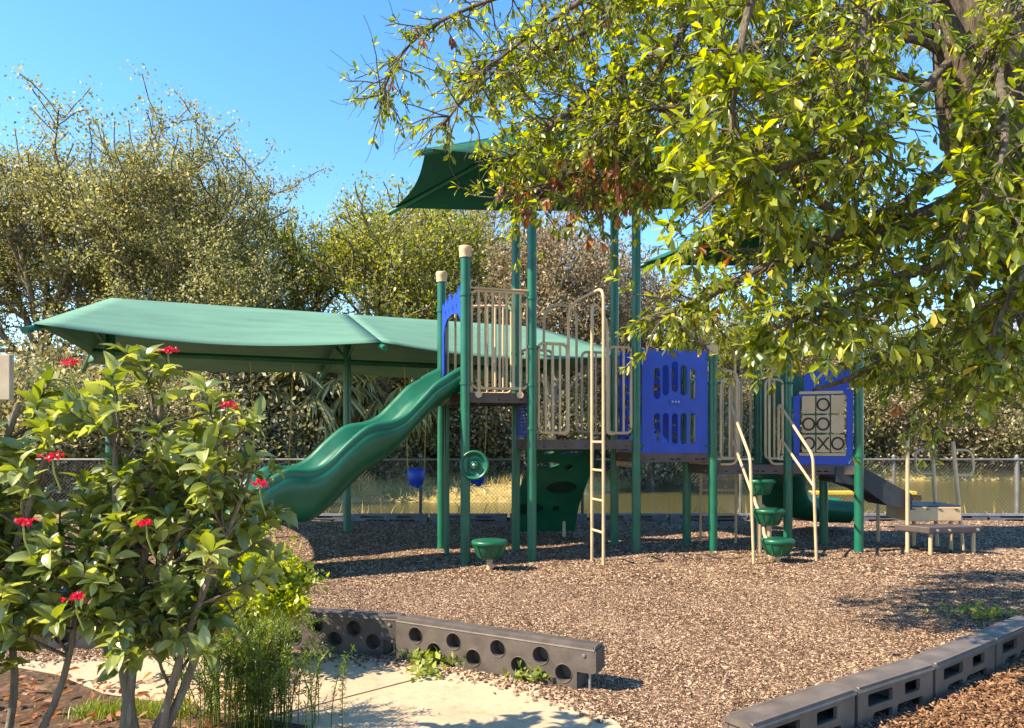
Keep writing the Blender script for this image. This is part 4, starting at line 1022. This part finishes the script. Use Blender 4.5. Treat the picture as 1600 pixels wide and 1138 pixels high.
# main limbs: (pixel, pixel, depth) read as real positions; each gets its own depth
limbs = [  # list of (u,v,Y) nodes, radius, twig level
 [(1480, 60, 5.2), (1300, 10, 5.3), (1100, -20, 5.5), (900, -30, 5.6), (740, 10, 5.7), (640, 70, 5.8), (585, 170, 5.8)],
 [(1480, -20, 5.2), (1250, -60, 5.0), (1040, -60, 4.9), (880, 20, 4.9), (760, 110, 5.0), (690, 200, 5.1)],
 [(1500, 150, 5.2), (1370, 110, 5.4), (1200, 90, 5.7), (1010, 100, 6.0), (900, 160, 6.1), (830, 260, 6.2)],
 [(1500, 240, 5.2), (1400, 330, 5.0), (1330, 345, 4.9), (1250, 290, 4.9), (1130, 190, 4.9), (1010, 170, 4.9), (930, 230, 5.0)],
 [(1520, 300, 5.2), (1400, 350, 5.0), (1300, 370, 4.8), (1190, 420, 4.7), (1090, 470, 4.6), (1020, 500, 4.5)],
 [(1560, 400, 5.1), (1450, 420, 4.6), (1340, 450, 4.3), (1260, 490, 4.2), (1200, 520, 4.1)],
 [(1560, 380, 5.2), (1500, 470, 5.3), (1420, 540, 5.4), (1330, 590, 5.5), (1270, 610, 5.5)],
 [(1600, 450, 5.2), (1560, 530, 5.1), (1500, 590, 5.0), (1430, 640, 4.9)],
 [(1480, 100, 5.1), (1380, 200, 4.4), (1250, 250, 4.0), (1150, 290, 3.9), (1090, 330, 3.9)],
 [(1480, 20, 5.2), (1350, 60, 6.2), (1180, 200, 6.8), (1060, 260, 7.0), (960, 300, 7.1)],
 [(1250, -60, 5.0), (1180, -10, 4.2), (1150, 130, 3.9), (1140, 250, 3.8)],
 [(1540, 60, 5.0), (1560, 120, 4.4), (1570, 220, 4.1), (1540, 300, 4.0), (1500, 380, 3.9)],
 [(1100, -20, 5.5), (1060, 60, 5.3), (1000, 160, 5.3), (960, 250, 5.3), (900, 330, 5.3)],
 [(1500, 100, 5.3), (1420, 60, 5.0), (1330, 100, 4.8), (1260, 160, 4.7), (1200, 240, 4.7), (1190, 330, 4.7)],
 [(1300, 10, 5.3), (1200, 60, 5.2), (1090, 140, 5.3), (1010, 170, 5.4), (900, 190, 5.6)],
 [(1600, 200, 5.0), (1640, 300, 4.6), (1600, 420, 4.3), (1560, 500, 4.2), (1540, 580, 4.2)],
 [(1250, 420, 4.7), (1200, 360, 4.9), (1110, 300, 5.2), (1000, 270, 5.4)],
 [(1660, 150, 4.8), (1620, 200, 4.6), (1580, 260, 4.5), (1530, 330, 4.5)],
 [(1660, -40, 4.7), (1590, 20, 4.6), (1530, 100, 4.5)],
 [(1060, 60, 5.9), (960, 130, 5.8), (890, 175, 5.7), (840, 215, 5.7), (800, 250, 5.7)],
 [(1010, 170, 5.4), (930, 240, 5.4), (860, 290, 5.5), (800, 300, 5.5)],
 [(1100, -60, 6.2), (960, 20, 6.2), (860, 80, 6.2), (780, 100, 6.2), (720, 120, 6.2)],
 [(1440, 330, 6.0), (1330, 420, 6.3), (1250, 470, 6.4), (1190, 520, 6.4)],
 [(1620, 60, 5.6), (1560, -20, 6), (1450, 20, 6.3), (1300, 60, 6.6), (1200, 120, 6.8)],
 [(1640, 420, 6.0), (1560, 470, 6.4), (1480, 540, 6.5), (1400, 600, 6.5)],
 [(1480, -20, 5.6), (1200, -40, 6.4), (1000, 0, 6.8), (860, 60, 6.9), (800, 140, 6.9)],
 [(1480, 0, 5.2), (1400, -30, 4.4), (1350, 40, 4.0), (1330, 160, 3.9), (1360, 260, 3.9)],
]
segs, tips, rust, lt = [], [], [], 0; near_tips = []; NEAR = (5, 8, 10, 11, 15, 17)
for li, L_ in enumerate(limbs):
    pts = smooth_path([P(u, v, Y) for u, v, Y in L_], 5); n = len(pts)
    r0 = .05 if li in (3, 4, 6) else .028 if li < 2 else .032
    segs.append(([np.array(p) for p in pts], [r0*(1-.88*i/n)+.003 for i in range(n)], 1))
    length = sum((pts[i+1]-pts[i]).length for i in range(n-1))
    kk = int(length/(.05 if li in NEAR else .029))
    for j in range(kk):
        t = .16+.84*(j+r.random())/kk; i = min(n-2, int(t*(n-1))); p = np.array(pts[i]); a = np.array((pts[i+1]-pts[i]).normalized())
        sparse = (li in (0, 1) and t > .55)
        if sparse and r.random() < .35: continue
        d = a*.6+r.normal(size=3)*np.array([.8, .8, .7])+np.array([0, 0, -.12]); d /= np.linalg.norm(d)
        s2, t2 = [], []
        Lk = (.16+.42*r.random())*(1.15-.35*t)
        grow(r, p, d, Lk, .0065, 2, 3, s2, t2, (0, 0, 2, 2), (0, 0, .6, .6), -.05, .7)
        segs += s2
        if li in NEAR: near_tips += t2[::2]
        else: tips += t2[::2] if not sparse else t2[::4]
gaps = [(P(1050, 395, 4.6), .30, .16), (P(1400, 150, 5), .24, .40), (P(1285, 660, 4.4), .30, .30), (P(1285, 655, 5.5), .42, .36), (P(1060, 620, 4.6), .28, .30), (P(1290, 330, 5), .14, .16), (P(1180, 640, 4.6), .22, .20)]
def airy(p):          # open gaps between the boughs
    return all(((p[0]-g.x)/a)**2+((p[2]-g.z)/b)**2+((p[1]-g.y)/1.5)**2 > 1 for g, a, b in gaps)
segs = [q for q in segs if q[2] < 2 or (airy(q[0][-1]) and airy(q[0][0]))]
limb_obj = tubes(segs, 'branch', M['bark2'], ot, .0022)
trunk_o = trunkm.build('trunk', M['barkbig'], ot)
tips_arr = tips
def pix(p): return 800+FX*p[0]/p[1], HZ-FX*(p[2]-CH)/p[1]
isr = []
for p, d in tips:
    cx1 = (p[0]-.45)**2/.6**2+(p[2]-3.2)**2/.42**2
    isr.append(cx1 < 1 and r.random() < .28 or r.random() < .012)
green = [t for t, q in zip(tips, isr) if not q]; rus = [t for t, q in zip(tips, isr) if q]
whorls([q for q in green if airy(q[0])], r, 4, 7, .068, M['leaf_near'], 'crown', ot)
whorls([q for q in near_tips if airy(q[0])], r, 5, 8, .096, M['leaf_near'], 'near_foliage', ot)
whorls(rus, r, 4, 7, .085, M['leaf_rust'], 'withered_leaves', ot, droop=.9)
print('NEAR tips', len(tips))

# ------------------------------------------------------------------ planting bed at lower left
bed = [G(-60, 1040), G(90, 1068), G(160, 1098), G(250, 1114), G(480, 1150), Vector((-.9, 3.3, 0)), Vector((-1.4, 2.3, 0)), Vector((-4.9, 2.3, 0)), Vector((-4.7, 4.1, 0))]
m = MB().add([(p.x, p.y, CZ+.012) for p in bed], [tuple(range(len(bed)))]); tag(m.build('planting_bed', M['soil']), kind='structure')
def shrub(seed, base, stems, label, reach):
    r = np.random.default_rng(seed); t = thing('flowering_shrub', base, label, 'shrub', 'red flowered shrubs at lower left')
    segs, tips = [], []
    for tgt, rad in stems:
        tgt = np.array([tgt[0]*.84, tgt[1]*.84, CH+(tgt[2]-CH)*.84]); b0 = np.array(base)+np.array([r.normal()*.06, r.normal()*.06, 0]); mid = b0+(tgt-b0)*.45+np.array([r.normal()*.1, r.normal()*.08, -.05])
        pts = smooth_path([Vector(b0), Vector(mid), Vector(tgt)], 6); n = len(pts)
        segs.append(([np.array(p) for p in pts], [rad*(1-.6*i/n) for i in range(n)], 1))
        for j in range(24):
            tt = .45+.55*(j+.5)/24; i = min(n-2, int(tt*(n-1))); p = np.array(pts[i]); 
            d = r.normal(size=3)*np.array([.9, .8, .5])+np.array([0, 0, .45]); d /= np.linalg.norm(d)
            s2, t2 = [], []
            grow(r, p, d, reach*(.5+.6*r.random()), .009, 3, 3, s2, t2, (0, 0, 0, 0), (0, 0, 0, 0), .16, .7)
            segs += s2; tips += [t2[-1], t2[-2]] if r.random() < .7 else [t2[-1]]
    tips = [q for q in tips if q[0][2] > .66+.30*(q[0][0]/q[0][1] > -.40)]
    tubes([q for q in segs if q[2] < 3 or q[0][-1][2] > .8], 'stem', M['shrub_stem'], t, .003)
    whorls(tips, r, 7, 12, .098, M['leaf_shrub'], 'foliage', t, L_BIG, .15, 1.15)
    return t, tips
sh1, tp1 = shrub(5, Vector((-1.66, 3.27, .04)), [((-1.85, 3.9, 1.86), .03), ((-1.55, 3.95, 1.75), .026), ((-1.38, 3.9, 1.42), .022), ((-2.05, 3.8, 1.75), .026), ((-1.62, 3.7, 1.25), .022), ((-1.95, 4.1, 1.45), .02)], 'tall shrub with broad green leaves and red flowers in front of the slide', .36)
sh2, tp2 = shrub(8, Vector((-2.25, 3.19, .04)), [((-2.55, 3.8, 1.78), .03), ((-2.35, 3.7, 1.5), .026), ((-2.8, 3.8, 1.6), .022), ((-2.75, 3.7, 1.2), .022), ((-2.25, 3.9, 1.2), .02), ((-3.0, 3.9, 1.5), .02)], 'broad leaved shrub with red flowers at the left photo edge', .36)
r = np.random.default_rng(12)
def flowers(spots, parent):
    for c in spots:
        pos, dr = [], []; st = MB()
        c = np.array(c)
        for k in range(16):
            q = r.normal(size=3)*np.array([.016, .013, .006]); 
            for j in range(5):
                pos.append(c+q); dr.append(r.normal(size=3)+np.array([0, 0, .6]))
        st.tube([Vector(c), Vector(c)+Vector((.006, 0, -.06)), Vector(c)+Vector((.02, .02, -.13))], .0035, 5)
        fh = scatter('blossom', [(0, 0, 0), (.5, .33, .1), (1, 0, .05), (.5, -.33, .1)], [(0, 1, 2, 3)], np.array(pos), frames(np.array(dr), r, 1), .0145*(.7+.6*r.random(len(pos))), M['petal'], parent)
        st.build('flower_stalk', M['leaf_shrub'], fh)
fl1 = [P(262, 548, 3.15), P(354, 634, 3.11), P(232, 602, 3.19), P(405, 757, 3.02), P(228, 817, 2.86)]
fl2 = [P(110, 568, 3.02), P(82, 714, 2.86), P(36, 818, 2.60), P(118, 935, 2.86)]
flowers(fl1, sh1); flowers(fl2, sh2)
# lime shrub, feathery fern, litter, grass
def small_shrub(seed, base, H, W, n, leaf, mat, name, label, cat, tmpl=L_SM, stemn=16):
    r = np.random.default_rng(seed); t = thing(name, base, label, cat); segs, tips = [], []
    for k in range(stemn):
        a = r.random()*6.28; rr_ = r.random()**.5
        grow(r, (base[0], base[1], base[2]), (W/H*math.cos(a)*rr_, W/H*math.sin(a)*rr_, 1), H*(.5+.25*r.random()), .008, 1, 3, segs, tips, (0, 4, 4, 3), (0, .55, .6, .6), .06, .5)
    tubes(segs, 'stem', M['bark2'], t, .002); crown(tips, r, n, .03, leaf, 'foliage', mat, t, tmpl); return t
lm = P(345, 960, 4.9)
small_shrub(31, Vector((-1.74, 4.93, .0)), 1.0, .66, 8, .05, M['leaf_lime'], 'lime_shrub', 'bright lime green small leaved shrub in front of the brown edging', 'shrub', stemn=14)
# feathery fern: arching stems densely set with needles
r = np.random.default_rng(44); fb = Vector((-1.36, 3.95, .05)); fern = thing('feathery_fern', fb, 'feathery green asparagus fern clump beside the concrete path', 'fern')
st = MB(); pos, dr = [], []
for k in range(120):
    a = r.random()*6.28; s_ = .03+.30*r.random()**1.5; H = .30+.34*r.random(); b0 = np.array(fb)+np.array([r.normal()*.17, r.normal()*.08, 0])
    q = [Vector(b0+np.array([math.cos(a)*s_*t*t, math.sin(a)*s_*t*t, H*math.sin(t*1.45)])) for t in np.linspace(0, 1, 9)]
    st.tube(q, [.003]*8+[.001], 3, False)
    for i in range(1, 8):
        for j in range(22):
            tt = r.random(); p = np.array(q[i])*(1-tt)+np.array(q[i+1])*tt if i < 8 else np.array(q[i]); dd_ = r.normal(size=3)+np.array([0, 0, .5])
            pos.append(p+dd_/np.linalg.norm(dd_)*r.random()*.014); dr.append(dd_)
st.build('stem', M['leaf_fern'], fern)
scatter('foliage', [(0, 0, 0), (.5, .10, 0), (1, 0, 0), (.5, -.10, 0)], [(0, 1, 2, 3)], np.array(pos), frames(np.array(dr), r, 1), .024*(.5+r.random(len(pos))), M['leaf_fern'], fern)
# leaf litter in bed and along the edging
n = 380; X = -3.2+r.random(n)*1.9; Y = 3.5+r.random(n)*1.2
o = scatter('leaf_litter', *L_MD, np.stack([X, Y, .07+.05*r.random(n)], 1), frames(r.normal(size=(n, 3))*np.array([1, 1, .3]), r, .6), .07*(.5+r.random(n)), M['leaf_rust'])
tag(o, 'fallen rust brown leaves lying under the flowering shrubs', 'leaves', kind='stuff')
n = 2600; t_ = r.random(n); e0, e1 = G(130, 1130), G(285, 1132)
X = e0.x+(e1.x-e0.x)*t_+r.normal(size=n)*.04; Y = e0.y+r.normal(size=n)*.05
o = scatter('lawn_strip', *blade, np.stack([X, Y, np.full(n, .055)], 1), frames(r.normal(size=(n, 3))*.4+np.array([0, 0, 1.0]), r, 2), .055*(.5+r.random(n)), M['grass'])
tag(o, 'short bright green grass at the foot of the shrub stems', 'grass', kind='stuff')
# weeds at the path edge, by the right edging, chips spilled on the path
pos = []
for (u, v, su, sv, n) in ((690, 1040, 26, 8, 260), (665, 1030, 14, 9, 140), (830, 1072, 18, 4, 70), (668, 1068, 14, 4, 60), (1555, 968, 30, 4, 110), (1500, 960, 30, 4, 40)):
    for k in range(n):
        g = G(u+r.normal()*su, v+r.normal()*sv); pos.append((g.x, g.y, .02 if u > 900 else .05))
pos = np.array(pos); n = len(pos)
o = scatter('weeds', *L_SM, pos+r.random((n, 3))*np.array([0, 0, .05]), frames(r.normal(size=(n, 3))+np.array([0, 0, .3]), r, .8), .05*(.5+r.random(n)), M['grass'])
tag(o, 'small pale green weeds sprouting by the edging and path', 'weeds', kind='stuff')
pos = []
for k in range(1500):
    t_ = r.random(); i = int(t_*(len(edge)-2)); p = lerp(edge[i], edge[i+1], r.random()); off = abs(r.normal())*.09
    pos.append((p.x-off*.5, p.y-off, CZ+.006))
pos = np.array(pos); n = len(pos); yaw = r.random(n)*6.28
o = scatter('spilled_chips', *chip, pos, frames(np.stack([np.cos(yaw), np.sin(yaw), r.normal(size=n)*.15], 1), r, .2), np.stack([.03*(.4+r.random(n)), .012*(.5+r.random(n)), np.full(n, .008)], 1), M['chips'])
tag(o, 'loose wood chips scattered over the concrete path edge', 'mulch', kind='stuff')
n = 26000; X = 1.6+r.random(n)*3.2; Y = 3.7+r.random(n)*2.2
ln = (X-rp[0].x)*(rp[4].y-rp[0].y)/(rp[4].x-rp[0].x)+rp[0].y; ok = Y < ln-.12-.1*r.random(n); X, Y = X[ok], Y[ok]; n = len(X); yaw = r.random(n)*6.28
o = scatter('bark_litter', *chip, np.stack([X, Y, .03+.02*r.random(n)], 1), frames(np.stack([np.cos(yaw), np.sin(yaw), r.normal(size=n)*.3], 1), r, .5), np.stack([.034*(.4+r.random(n)), .012*(.5+r.random(n)), .009*(.5+r.random(n))], 1), M['chips2'])
tag(o, 'rusty orange bark litter at the lower right outside the edging', 'mulch', kind='stuff')
print('POLYS', sum(len(o.data.polygons) for o in bpy.data.objects if o.type == 'MESH'))
